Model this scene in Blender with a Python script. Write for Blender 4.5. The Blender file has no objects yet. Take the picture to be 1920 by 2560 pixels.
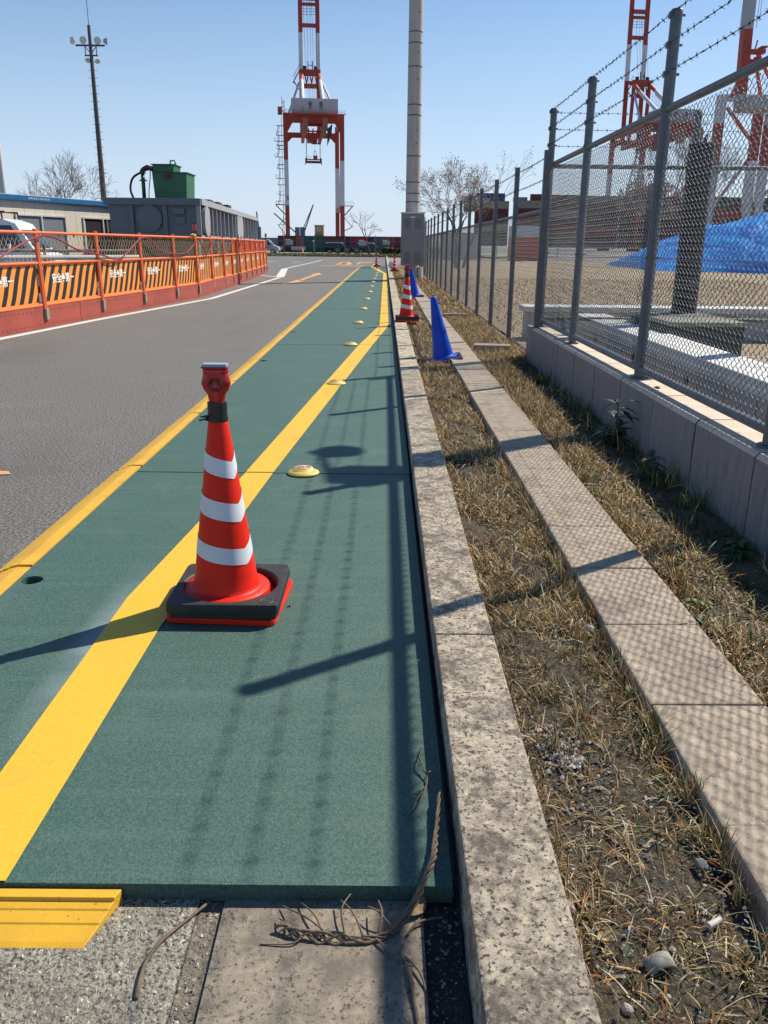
import bpy, math, random
import numpy as np
from math import radians as R, sin, cos, pi, sqrt, atan2
from mathutils import Vector, Matrix
random.seed(7); rng = np.random.default_rng(11)
scene = bpy.context.scene
COL = scene.collection

# ------------------------------------------------------------------ camera
FPX = 2071.0
cam_h = 1.24
pitch = math.atan((1280 - 613) / FPX); roll = R(.6); yaw = R(-.15)
f = Vector((0, cos(pitch), -sin(pitch))); r0 = Vector((1, 0, 0)); u0 = r0.cross(f)
r1 = cos(roll) * r0 + sin(roll) * u0; u1 = -sin(roll) * r0 + cos(roll) * u0
Rz = Matrix.Rotation(yaw, 3, 'Z'); r1 = Rz @ r1; u1 = Rz @ u1; f = Rz @ f
cd = bpy.data.cameras.new('camera'); cam = bpy.data.objects.new('camera', cd); COL.objects.link(cam)
M = Matrix.Identity(4)
for i in range(3):
    M[i][0] = r1[i]; M[i][1] = u1[i]; M[i][2] = -f[i]
M[0][3], M[1][3], M[2][3] = 0, 0, cam_h
cam.matrix_world = M
cd.sensor_fit = 'VERTICAL'; cd.sensor_height = 24.0; cd.lens = FPX * 24.0 / 2560.0
cd.clip_start = .05; cd.clip_end = 6000
scene.camera = cam

# ------------------------------------------------------------------ sky, sun, exposure
SUNV = Vector((.818, .577, 1.0)).normalized()          # towards the sun
elev = math.asin(SUNV.z); az = atan2(SUNV.x, SUNV.y)   # clockwise from +Y
w = bpy.data.worlds.new('World'); scene.world = w; w.use_nodes = True
nt = w.node_tree; bg = nt.nodes['Background']
sky = nt.nodes.new('ShaderNodeTexSky'); sky.sky_type = 'NISHITA'; sky.sun_disc = False
sky.sun_elevation = elev; sky.sun_rotation = az
sky.air_density = 1.0; sky.dust_density = .3; sky.ozone_density = 3.0; sky.altitude = 0
# pale lavender haze band all round the horizon, as a function of elevation only
tcw = nt.nodes.new('ShaderNodeTexCoord'); sxw = nt.nodes.new('ShaderNodeSeparateXYZ'); nt.links.new(tcw.outputs['Generated'], sxw.inputs[0])
mrw = nt.nodes.new('ShaderNodeMapRange'); mrw.interpolation_type = 'SMOOTHERSTEP'; mrw.inputs[1].default_value = -.12; mrw.inputs[2].default_value = .42; mrw.inputs[3].default_value = .85; mrw.inputs[4].default_value = .0
nt.links.new(sxw.outputs['Z'], mrw.inputs[0])
mxw = nt.nodes.new('ShaderNodeMix'); mxw.data_type = 'RGBA'; nt.links.new(mrw.outputs[0], mxw.inputs['Factor']); hsw = nt.nodes.new('ShaderNodeHueSaturation'); hsw.inputs['Saturation'].default_value = 1.18; nt.links.new(sky.outputs[0], hsw.inputs['Color']); nt.links.new(hsw.outputs[0], mxw.inputs[6]); mxw.inputs[7].default_value = (5.3, 6.3, 8.1, 1)
nt.links.new(mxw.outputs[2], bg.inputs[0]); bg.inputs[1].default_value = .098
sd = bpy.data.lights.new('sun', 'SUN'); sd.energy = 5.0; sd.angle = R(.5); sd.color = (1, .93, .80)
sun = bpy.data.objects.new('sun', sd); COL.objects.link(sun)
sun.rotation_euler = SUNV.to_track_quat('Z', 'Y').to_euler(); sun.location = (20, 20, 40)
vs = scene.view_settings
vs.view_transform = 'Standard'; vs.look = 'None'; vs.exposure = .32; vs.gamma = 1; vs.use_curve_mapping = False
scene.cycles.max_bounces = 6; scene.cycles.transparent_max_bounces = 12

# ------------------------------------------------------------------ materials
MATS = {}
def mat(name, c1, c2=None, scale=8., rough=.7, metal=0., c3=None, s3=60., a3=.5, w3=.08, bump=.0, bscale=None,
        stretch=(1, 1, 1), spec=.5, detail=6, lo=.35, hi=.65, grunge=None, gs=1.2, ga=.5, rand=False, tr=0., bdist=.01, nr=.6, gw=.25):
    if name in MATS: return MATS[name]
    m = bpy.data.materials.new(name); m.use_nodes = True; MATS[name] = m
    n = m.node_tree.nodes; l = m.node_tree.links; b = n['Principled BSDF']
    b.inputs['Roughness'].default_value = rough; b.inputs['Metallic'].default_value = metal
    b.inputs['Specular IOR Level'].default_value = spec
    if tr: b.inputs['Transmission Weight'].default_value = tr
    def V(c): return (c[0], c[1], c[2], 1)
    b.inputs['Base Color'].default_value = V(c1)
    tc = n.new('ShaderNodeTexCoord'); mp = n.new('ShaderNodeMapping'); mp.inputs['Scale'].default_value = stretch
    src = tc.outputs['Object']
    if rand:
        oi = n.new('ShaderNodeObjectInfo'); va = n.new('ShaderNodeVectorMath'); va.operation = 'ADD'
        mu = n.new('ShaderNodeMath'); mu.operation = 'MULTIPLY'; mu.inputs[1].default_value = 37.
        l.new(oi.outputs['Random'], mu.inputs[0]); l.new(src, va.inputs[0]); l.new(mu.outputs[0], va.inputs[1]); src = va.outputs[0]
    l.new(src, mp.inputs['Vector'])
    def noise(s, d, out='Fac'):
        t = n.new('ShaderNodeTexNoise'); t.inputs['Scale'].default_value = s; t.inputs['Detail'].default_value = d
        t.inputs['Roughness'].default_value = nr
        l.new(mp.outputs[0], t.inputs['Vector']); return t.outputs[0]
    def ramp(a, p, q):
        k = n.new('ShaderNodeMapRange'); k.inputs[1].default_value = p; k.inputs[2].default_value = q; k.clamp = True
        l.new(a, k.inputs[0]); return k.outputs[0]
    def mix(fac, a, c):
        k = n.new('ShaderNodeMix'); k.data_type = 'RGBA'; l.new(fac, k.inputs['Factor'])
        if isinstance(a, tuple): k.inputs[6].default_value = V(a)
        else: l.new(a, k.inputs[6])
        k.inputs[7].default_value = V(c); return k.outputs[2]
    cur = c1
    if c2:
        cur = mix(ramp(noise(scale, detail), lo, hi), c1, c2)
    if c3:
        t = noise(s3, 3); k = ramp(t, a3, a3 + w3); cur = mix(k, cur, c3)
    if grunge:
        t = noise(gs, 8); k = ramp(t, ga, ga + gw); cur = mix(k, cur, grunge)
    if not isinstance(cur, tuple): l.new(cur, b.inputs['Base Color'])
    if bump:
        t = noise(bscale or scale * 4, 5); bp = n.new('ShaderNodeBump'); bp.inputs['Strength'].default_value = bump
        bp.inputs['Distance'].default_value = bdist
        l.new(t, bp.inputs['Height']); l.new(bp.outputs[0], b.inputs['Normal'])
    return m

def attr_mat(name, rough=.8, attr='tint', trans=False):
    m = bpy.data.materials.new(name); m.use_nodes = True; n = m.node_tree.nodes; l = m.node_tree.links; b = n['Principled BSDF']
    a = n.new('ShaderNodeAttribute'); a.attribute_name = attr
    l.new(a.outputs['Color'], b.inputs['Base Color']); b.inputs['Roughness'].default_value = rough
    b.inputs['Specular IOR Level'].default_value = .25
    return m

# ------------------------------------------------------------------ mesh helpers
class MB:
    def __init__(s): s.v = []; s.f = []; s.m = []; s.s = []
    def add(s, vs, fs, m=0, sm=False):
        o = len(s.v); s.v += [tuple(p) for p in vs]
        for q in fs: s.f.append([o + i for i in q]); s.m.append(m); s.s.append(sm)
        return s
    def box(s, c, d, rz=0., m=0, tx=1., ty=1.):
        x, y, z = d[0] / 2, d[1] / 2, d[2] / 2; cr, sr = cos(rz), sin(rz); vs = []
        for k in (-1, 1):
            ax, ay = (1, 1) if k < 0 else (tx, ty)
            for a, b in ((-1, -1), (1, -1), (1, 1), (-1, 1)):
                px, py = a * x * ax, b * y * ay
                vs.append((c[0] + px * cr - py * sr, c[1] + px * sr + py * cr, c[2] + k * z))
        return s.add(vs, [(0, 3, 2, 1), (4, 5, 6, 7), (0, 1, 5, 4), (1, 2, 6, 5), (2, 3, 7, 6), (3, 0, 4, 7)], m)
    def b2(s, x0, x1, y0, y1, z0, z1, m=0):
        return s.box(((x0 + x1) / 2, (y0 + y1) / 2, (z0 + z1) / 2), (x1 - x0, y1 - y0, z1 - z0), 0, m)
    def frame(s, p, q):
        d = (Vector(q) - Vector(p)).normalized(); a = Vector((0, 0, 1)) if abs(d.z) < .95 else Vector((1, 0, 0))
        u = d.cross(a).normalized(); return u, u.cross(d)
    def bar(s, p, q, w, h=None, m=0):
        h = h or w; u, v = s.frame(p, q); p = Vector(p); q = Vector(q); vs = []
        for o in (p, q):
            for a, b in ((-1, -1), (1, -1), (1, 1), (-1, 1)): vs.append(o + u * a * w / 2 + v * b * h / 2)
        return s.add(vs, [(0, 3, 2, 1), (4, 5, 6, 7), (0, 1, 5, 4), (1, 2, 6, 5), (2, 3, 7, 6), (3, 0, 4, 7)], m)
    def cyl(s, p, q, r, r2=None, n=12, m=0, cap=True, sm=True):
        r2 = r if r2 is None else r2; u, v = s.frame(p, q); p = Vector(p); q = Vector(q); vs = []
        for o, rr in ((p, r), (q, r2)):
            for i in range(n): a = 2 * pi * i / n; vs.append(o + (u * cos(a) + v * sin(a)) * rr)
        s.add(vs, [(i, (i + 1) % n, n + (i + 1) % n, n + i) for i in range(n)], m, sm)
        if cap: s.add(vs[:n], [tuple(range(n))[::-1]], m); s.add(vs[n:], [tuple(range(n))], m)
        return s
    def tube(s, pts, r, n=6, m=0, sm=True):
        P = [Vector(p) for p in pts]; k = len(P); rr = r if isinstance(r, (list, tuple)) else [r] * k; vs = []
        u = None
        for i, p in enumerate(P):
            d = (P[min(i + 1, k - 1)] - P[max(i - 1, 0)]).normalized()
            if u is None: u, _ = s.frame((0, 0, 0), d)
            u = (u - d * u.dot(d)).normalized(); v = d.cross(u)
            for j in range(n): a = 2 * pi * j / n; vs.append(p + (u * cos(a) + v * sin(a)) * rr[i])
        fs = [(i * n + j, i * n + (j + 1) % n, (i + 1) * n + (j + 1) % n, (i + 1) * n + j) for i in range(k - 1) for j in range(n)]
        fs += [tuple(range(n))[::-1], tuple(range((k - 1) * n, k * n))]
        return s.add(vs, fs, m, sm)
    def lathe(s, prof, c=(0, 0, 0), n=32, m=0, sm=True, dz=None, mf=None):
        vs = []; k = len(prof)
        for i, (r, z) in enumerate(prof):
            for j in range(n):
                a = 2 * pi * j / n; vs.append((c[0] + r * cos(a), c[1] + r * sin(a), c[2] + z + (dz(i, a) if dz else 0)))
        for i in range(k - 1):
            s.add([], [], m); o = 0
        o = len(s.v); s.v += vs
        for i in range(k - 1):
            for j in range(n):
                s.f.append([o + i * n + j, o + i * n + (j + 1) % n, o + (i + 1) * n + (j + 1) % n, o + (i + 1) * n + j]); s.m.append(mf(i) if mf else m); s.s.append(sm)
        return s
    def prism(s, pts, z0, z1, m=0):
        n = len(pts); vs = [(x, y, z0) for x, y in pts] + [(x, y, z1) for x, y in pts]
        return s.add(vs, [tuple(range(n))[::-1], tuple(range(n, 2 * n))] + [(i, (i + 1) % n, n + (i + 1) % n, n + i) for i in range(n)], m)
    def ext(s, pts, axis, a, b, m=0):       # polygon of 2d points extruded along axis: 'x' -> pts are (y,z); 'y' -> (x,z)
        n = len(pts)
        if axis == 'x': vs = [(a, y, z) for y, z in pts] + [(b, y, z) for y, z in pts]
        else: vs = [(x, a, z) for x, z in pts] + [(x, b, z) for x, z in pts]
        return s.add(vs, [tuple(range(n))[::-1], tuple(range(n, 2 * n))] + [(i, (i + 1) % n, n + (i + 1) % n, n + i) for i in range(n)], m)
    def mesh(s, name, mats, off=(0, 0, 0)):
        me = bpy.data.meshes.new(name)
        vs = [(a - off[0], b - off[1], c - off[2]) for a, b, c in s.v]
        me.from_pydata(vs, [], s.f)
        for mm in mats: me.materials.append(mm)
        me.polygons.foreach_set('material_index', s.m); me.polygons.foreach_set('use_smooth', s.s)
        me.validate(); me.update()
        # consistent outward normals
        import bmesh
        bm = bmesh.new(); bm.from_mesh(me); bmesh.ops.recalc_face_normals(bm, faces=bm.faces); bm.to_mesh(me); bm.free()
        return me

def put(name, me, parent=None, loc=(0, 0, 0), rz=0):
    o = bpy.data.objects.new(name, me); COL.objects.link(o); o.location = loc; o.rotation_euler = (0, 0, rz)
    if parent: o.parent = parent
    return o
def part(name, mb, mats, parent, bevel=0, seg=2):
    """mesh given in world coordinates, parent unrotated"""
    if not isinstance(mats, (list, tuple)): mats = [mats]
    W = Vector((0, 0, 0)); p = parent
    while p: W += p.location; p = p.parent
    o = put(name, mb.mesh(name, mats, W), parent)
    if bevel: bev(o, bevel, seg)
    return o
def bev(o, w_, seg=2):
    b = o.modifiers.new('bevel', 'BEVEL'); b.width = w_; b.segments = seg; b.limit_method = 'ANGLE'; b.angle_limit = R(40)
    for p in o.data.polygons: pass
def tag(o, label, cat, group=None):
    o['label'] = label; o['category'] = cat
    if group: o['group'] = group
    return o
def thing(name, label, cat, loc=(0, 0, 0), group=None):
    o = bpy.data.objects.new(name, None); COL.objects.link(o); o.location = loc; o.empty_display_size = .2
    return tag(o, label, cat, group)
def single(name, mb, mats, label, cat, loc=(0, 0, 0), group=None, bevel=0):
    if not isinstance(mats, (list, tuple)): mats = [mats]
    o = put(name, mb.mesh(name, mats, loc), None, loc)
    if bevel: bev(o, bevel)
    return tag(o, label, cat, group)
def struct(name, mb, mats, kind='structure'):
    if not isinstance(mats, (list, tuple)): mats = [mats]
    o = put(name, mb.mesh(name, mats)); o['kind'] = kind; return o
def copy_tree(o, parent=None):
    c = o.copy(); COL.objects.link(c); c.parent = parent
    for ch in list(o.children): copy_tree(ch, c)
    return c
def dup(o, loc, rz=0, label=None, rot=None):
    c = copy_tree(o); c.location = loc; c.rotation_euler = rot or (0, 0, rz)
    if label: c['label'] = label
    return c
def text_mesh(name, body, size, m, bold=0.0, squeeze=1.):
    cu = bpy.data.curves.new(name, 'FONT'); cu.body = body; cu.size = size; cu.align_x = 'CENTER'; cu.align_y = 'CENTER'; cu.offset = bold; cu.resolution_u = 2
    o = bpy.data.objects.new(name, cu); COL.objects.link(o); bpy.context.view_layer.update()
    me = bpy.data.meshes.new_from_object(o.evaluated_get(bpy.context.evaluated_depsgraph_get()))
    bpy.data.objects.remove(o); bpy.data.curves.remove(cu); me.materials.clear(); me.materials.append(m)
    me.transform(Matrix.Scale(squeeze, 4, (1, 0, 0))); return me

# common materials
asphalt = mat('asphalt', (.078, .074, .068), (.235, .222, .205), 70, .9, c3=(.42, .40, .37), s3=60, a3=.68, w3=.03, bump=1, bscale=75, bdist=.012, lo=.42, hi=.58, detail=4, grunge=(.115, .105, .098), gs=.8, ga=.58)
conc_kerb = mat('kerb concrete', (.66, .555, .40), (.27, .215, .16), 22, .92, c3=(.085, .068, .055), s3=85, a3=.535, w3=.07, bump=.7, bscale=150, grunge=(.17, .14, .11), gs=7., ga=.50, gw=.12, rand=True, bdist=.006, detail=12, nr=.78, lo=.46, hi=.60)
conc_slab = mat('slab concrete', (.53, .43, .32), (.31, .25, .185), 18, .92, c3=(.17, .14, .12), s3=90, a3=.60, w3=.08, bump=.5, bscale=150, grunge=(.17, .14, .115), gs=3.2, ga=.53, gw=.2, rand=True, bdist=.005, detail=12, nr=.72)
conc_wall = mat('wall concrete', (.265, .25, .238), (.205, .193, .185), 5, .85, c3=(.15, .14, .13), s3=9, a3=.56, w3=.16, bump=.25, bscale=60, stretch=(6, 6, .6), rand=True, bdist=.003)
conc_cope_lit = mat('sunlit coping concrete', (.70, .57, .44), (.58, .47, .37), 8, .9, c3=(.28, .23, .19), s3=25, a3=.63, w3=.08, bump=.2, bscale=90, bdist=.003)
conc_plain = mat('pale concrete', (.46, .46, .45), (.38, .38, .38), 5, .9, c3=(.25, .25, .25), s3=30, a3=.62, w3=.1, bump=.3, bscale=60, bdist=.004)
gutterc = mat('gutter concrete', (.34, .29, .215), (.21, .175, .13), 60, .92, c3=(.09, .075, .06), s3=110, a3=.545, w3=.08, bump=.5, bscale=110, grunge=(.15, .13, .105), gs=4., ga=.46, gw=.15, bdist=.005, nr=.72)
dirt = mat('dark soil', (.055, .041, .026), (.13, .10, .06), 90, .97, c3=(.28, .23, .15), s3=170, a3=.62, w3=.04, bump=1, bscale=70, grunge=(.045, .05, .024), gs=2.2, ga=.54, bdist=.012)
rubber = mat('black rubber', (.022, .021, .02), (.035, .032, .03), 18, .62, c3=(.07, .065, .06), s3=40, a3=.63, w3=.1, bump=.25, bscale=150, bdist=.002)
galv = mat('galvanised steel', (.14, .155, .17), (.10, .112, .125), 14, .5, .35, c3=(.2, .21, .22), s3=40, a3=.62, bump=.05)
wirem = mat('fence wire', (.13, .135, .14), (.09, .095, .10), 30, .36, .3)
barbm = mat('barbed wire steel', (.10, .085, .07), (.06, .05, .045), 30, .6, .4)
darksteel = mat('dark steel', (.03, .03, .032), rough=.5)
white = mat('white paint', (.78, .78, .76), (.68, .68, .66), 4, .5)
glassd = mat('dark glass', (.03, .04, .05), rough=.08, spec=.8)
black = mat('black plastic', (.012, .012, .013), (.02, .02, .02), 20, .45)

def wear(m, pos=True, dust=(.2, .2, .2), scale=4., lo=.5, hi=.8, amt=.4, stretch=(1, 1, 1), voro=None):
    n = m.node_tree.nodes; l = m.node_tree.links; b = n['Principled BSDF']
    geo = n.new('ShaderNodeNewGeometry'); mp = n.new('ShaderNodeMapping'); mp.inputs['Scale'].default_value = stretch; l.new(geo.outputs['Position'], mp.inputs[0])
    if voro:
        nz = n.new('ShaderNodeTexNoise'); nz.inputs['Scale'].default_value = 3; nz.inputs['Detail'].default_value = 6; l.new(mp.outputs[0], nz.inputs['Vector'])
        va = n.new('ShaderNodeMix'); va.data_type = 'VECTOR'; va.inputs['Factor'].default_value = .12; l.new(mp.outputs[0], va.inputs[4]); l.new(nz.outputs['Color'], va.inputs[5])
        t = n.new('ShaderNodeTexVoronoi'); t.feature = 'DISTANCE_TO_EDGE'; t.inputs['Scale'].default_value = scale; l.new(va.outputs[1], t.inputs['Vector']); o = t.outputs['Distance']
    else:
        t = n.new('ShaderNodeTexNoise'); t.inputs['Scale'].default_value = scale; t.inputs['Detail'].default_value = 10; t.inputs['Roughness'].default_value = .7; l.new(mp.outputs[0], t.inputs['Vector']); o = t.outputs[0]
    k = n.new('ShaderNodeMapRange'); k.inputs[1].default_value = lo; k.inputs[2].default_value = hi; k.inputs[3].default_value = amt if voro else 0; k.inputs[4].default_value = 0 if voro else amt; l.new(o, k.inputs[0])
    x = n.new('ShaderNodeMix'); x.data_type = 'RGBA'; l.new(k.outputs[0], x.inputs['Factor']); l.new(b.inputs['Base Color'].links[0].from_socket, x.inputs[6]); x.inputs[7].default_value = (*dust, 1); l.new(x.outputs[2], b.inputs['Base Color'])
wear(asphalt, dust=(.085, .078, .07), scale=.5, lo=.52, hi=.75, amt=.55, stretch=(1, .35, 1))
wear(asphalt, dust=(.30, .28, .25), scale=1.1, lo=.55, hi=.8, amt=.35)
# ================================================================== SETTING
# far ground sheet
g = MB(); g.add([(-1500, -60, -.03), (1500, -60, -.03), (1500, 3000, -.03), (-1500, 3000, -.03)], [(0, 1, 2, 3)])
struct('ground', g, mat('yard ground', (.24, .225, .205), (.19, .18, .165), .05, .95, grunge=(.3, .28, .25), gs=.02, ga=.5))
g = MB(); g.add([(-60, -8, 0), (-.351, -8, 0), (-.351, 1.34, 0), (.152, 1.34, 0), (.152, 93, 0), (-60, 93, 0)], [(0, 1, 2, 3, 4, 5)])
struct('road', g, asphalt)
# exposed aggregate strip in front of the mats, left of the gutter
aggr = mat('exposed aggregate', (.46, .42, .32), (.24, .215, .17), 110, .92, c3=(.075, .07, .068), s3=150, a3=.545, w3=.03, bump=1, bscale=95, grunge=(.13, .12, .10), gs=2.4, ga=.5, bdist=.01)
g = MB(); g.add([(-2.4, -3, .004), (-.352, -3, .004), (-.352, 1.36, .004), (-2.4, 1.36, .004)], [(0, 1, 2, 3)])
struct('aggregate_paving', g, aggr)
seamm = mat('mortar seam', (.13, .11, .085), (.24, .205, .155), 110, .95, c3=(.34, .30, .25), s3=60, a3=.6, w3=.04, bump=1, bscale=80)
g = MB(); g.add([(-.351, -3, -.004), (-.304, -3, -.004), (-.304, 1.36, -.004), (-.351, 1.36, -.004)], [(0, 1, 2, 3)])
struct('gutter_seam', g, seamm)
g = MB(); g.b2(-.302, .087, -3, 1.36, -.12, .004)
struct('gutter', g, gutterc)
darkdirt = mat('gutter dirt', (.035, .03, .026), (.06, .052, .042), 30, .97, c3=(.16, .14, .11), s3=90, a3=.64, w3=.04, bump=1, bscale=60, bdist=.02)
g = MB(); n = 60
vv = []; ff = []
for i in range(n):
    y = -3 + 4.4 * i / (n - 1)
    for x in (.0875, .115, .14, .158): vv.append((x, y, -.012 + random.uniform(-.006, .01)))
for i in range(n - 1):
    for j in range(3): a = i * 4 + j; ff.append((a, a + 1, a + 5, a + 4))
g.add(vv, ff, 0, True); struct('gutter_dirt', g, darkdirt)

# soil strips with relief
def relief(name, x0, x1, y0, y1, z, amp, nx, ny, m, edge=None):
    vv = []; ff = []
    ph = [(random.uniform(2, 14), random.uniform(2, 14), random.uniform(0, 6)) for _ in range(7)]
    for i in range(ny):
        y = y0 + (y1 - y0) * (i / (ny - 1)) ** 1.7
        for j in range(nx):
            x = x0 + (x1 - x0) * j / (nx - 1)
            h = sum(sin(a * x * 1.7 + b * y + c) for a, b, c in ph) / 7 * amp + random.uniform(-.3, .3) * amp
            if edge: h += edge(x)
            vv.append((x, y, z + h))
    for i in range(ny - 1):
        for j in range(nx - 1): a = i * nx + j; ff.append((a, a + 1, a + nx + 1, a + nx))
    g = MB(); g.add(vv, ff, 0, True); return struct(name, g, m)
soilB = mat('strip soil', (.10, .08, .05), (.17, .125, .07), 40, .97, c3=(.34, .26, .15), s3=120, a3=.6, w3=.05, bump=1, bscale=60, grunge=(.05, .055, .025), gs=1.5, ga=.54, bdist=.01)
relief('soil_strip', .33, .725, -.5, 34, .062, .014, 30, 420, dirt, lambda x: -.035 * max(0, (x - .60) / .12))
relief('soil_strip', .99, 1.60, -.5, 34, .055, .014, 26, 380, soilB, lambda x: -.05 * max(0, x - 1.25))
relief('soil_strip', .33, 1.62, 34, 62, .06, .02, 12, 60, mat('dry strip', (.30, .22, .12), (.20, .15, .09), 8, .95, bump=1))

# kerb of long stones
kerb = MB(); kroot = bpy.data.objects.new('kerb', None); COL.objects.link(kroot); kroot['kind'] = 'structure'
KL = 1.93
kb = MB(); kb.ext([(0, -.12), (.006, .11), (.183, .11), (.202, .02), (.202, -.12)], 'y', 0, KL - .006)
km = kb.mesh('kerb_stone', [conc_kerb])
for i in range(-2, 47):
    o = put('kerb_stone', km, kroot, (.160 + random.uniform(-.0015, .0015), .37 + KL * i, random.uniform(-.002, .002)))
    bev(o, .004)
# footpath of slabs
froot = bpy.data.objects.new('footpath', None); COL.objects.link(froot); froot['kind'] = 'structure'
SL = .482
sb = MB(); sb.box((.1525, SL / 2, -.035), (.303, SL - .0025, .17)); sm_ = sb.mesh('paving_slab', [conc_slab])
for i in range(-2, 63):
    o = put('paving_slab', sm_, froot, (.712 + random.uniform(-.002, .002), .475 + SL * i, .05 + random.uniform(-.003, .003)), R(random.uniform(-.3, .3)))
    o.rotation_euler.y = R(random.uniform(-.5, .5)); bev(o, .006, 2)

# retaining wall under the tall fence
WX, WT = 1.58, .42
wall = thing('retaining_wall', 'low concrete panel wall carrying the tall grey chain-link fence', 'wall', (WX, 3.42, 0))
pb = MB(); pb.ext([(-.3, -.2), (-.3, .42), (-.285 + .27, .42), (0, .40), (.0, -.2)][::1], 'y', 0, .69)
pb = MB(); pb.ext([(0, -.2), (.26, -.2), (.26, .42), (.018, .42), (0, .398)], 'y', 0, .685)
pm = pb.mesh('wall_panel', [conc_wall, conc_cope_lit])
for p in pm.polygons:
    if p.normal.z > .5: p.material_index = 1  # top faces get a brighter concrete, sunlight put into the colour
for i in range(-6, 9):
    y = 3.425 + .7 * i + .0
    if y + .69 > 9.5: continue
    o = put('wall_panel', pm, wall, (random.uniform(-.002, .002), y - 3.42, 0))
g = MB(); g.b2(WX + .012, WX + .25, -.8, 9.05, -.2, .412); part('wall_core', g, mat('joint shadow concrete', (.13, .12, .115), rough=.95), wall)
g = MB(); g.b2(WX, WX + .26, 9.028, 9.32, -.2, .42); part('wall_end', g, conc_wall, wall, .004)

# field inside the fences
field = mat('dry lawn', (.42, .31, .185), (.30, .215, .12), 3.5, .97, c3=(.50, .41, .27), s3=40, a3=.56, w3=.1, bump=1, bscale=25, grunge=(.27, .22, .13), gs=.4, ga=.48, bdist=.04)
g = MB(); g.add([(1.62, 9.3, .03), (60, 9.3, .03), (60, 75, .03), (1.62, 75, .03)], [(0, 1, 2, 3)]); struct('lawn', g, field)
g = MB(); g.add([(1.84, -1, .01), (12, -1, .01), (12, 9.3, .01), (1.84, 9.3, .01)], [(0, 1, 2, 3)]); struct('enclosure_floor', g, conc_plain)

# ---------------------------------------------------------------- rubber mats
def mat_green():
    m = mat('green rubber', (.030, .082, .064), (.064, .134, .108), 120, .66, c3=(.15, .235, .205), s3=260, a3=.65, w3=.05, bump=.7, bscale=230, bdist=.004, lo=.38, hi=.62, detail=3)
    n = m.node_tree.nodes; l = m.node_tree.links; b = n['Principled BSDF']
    # pale overspray of paint beside the yellow line, and crosswise scuff bands
    geo = n.new('ShaderNodeNewGeometry'); sx = n.new('ShaderNodeSeparateXYZ'); l.new(geo.outputs['Position'], sx.inputs[0])
    def math_(op, a, b_=None, clamp=False):
        k = n.new('ShaderNodeMath'); k.operation = op; k.use_clamp = clamp
        for i, q in enumerate((a, b_)):
            if q is None: continue
            if isinstance(q, (int, float)): k.inputs[i].default_value = q
            else: l.new(q, k.inputs[i])
        return k.outputs[0]
    ax = math_('ABSOLUTE', math_('ADD', sx.outputs['X'], .89)); fx = math_('SUBTRACT', 1, math_('DIVIDE', ax, .10), True)
    ay = math_('ABSOLUTE', math_('SUBTRACT', sx.outputs['Y'], 2.35)); fy = math_('SUBTRACT', 1, math_('DIVIDE', ay, .75), True)
    tn = n.new('ShaderNodeTexNoise'); tn.inputs['Scale'].default_value = 9; l.new(geo.outputs['Position'], tn.inputs['Vector'])
    fac = math_('MULTIPLY', math_('MULTIPLY', fx, fy), math_('MULTIPLY', tn.outputs[0], 1.1))
    mp2 = n.new('ShaderNodeMapping'); mp2.inputs['Scale'].default_value = (.5, 7, 1); l.new(geo.outputs['Position'], mp2.inputs[0])
    tn2 = n.new('ShaderNodeTexNoise'); tn2.inputs['Scale'].default_value = 2.2; tn2.inputs['Detail'].default_value = 8; l.new(mp2.outputs[0], tn2.inputs['Vector'])
    mr = n.new('ShaderNodeMapRange'); mr.inputs[1].default_value = .52; mr.inputs[2].default_value = .75; mr.inputs[4].default_value = .28; l.new(tn2.outputs[0], mr.inputs[0])
    src = b.inputs['Base Color'].links[0].from_socket
    k1 = n.new('ShaderNodeMix'); k1.data_type = 'RGBA'; l.new(mr.outputs[0], k1.inputs['Factor']); l.new(src, k1.inputs[6]); k1.inputs[7].default_value = (.105, .185, .16, 1)
    k2 = n.new('ShaderNodeMix'); k2.data_type = 'RGBA'; l.new(fac, k2.inputs['Factor']); l.new(k1.outputs[2], k2.inputs[6]); k2.inputs[7].default_value = (.30, .37, .40, 1)
    l.new(k2.outputs[2], b.inputs['Base Color'])
    return m
green = mat_green()
wear(green, dust=(.15, .19, .15), scale=3.2, lo=.52, hi=.82, amt=.40)
wear(green, dust=(.030, .055, .048), scale=9, lo=.62, hi=.75, amt=.5)
wear(green, dust=(.20, .22, .18), scale=40, lo=.66, hi=.74, amt=.4)
MX0, MX1, MZ = -1.355, .147, .04
MY = 1.325; ML = 3.08
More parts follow.
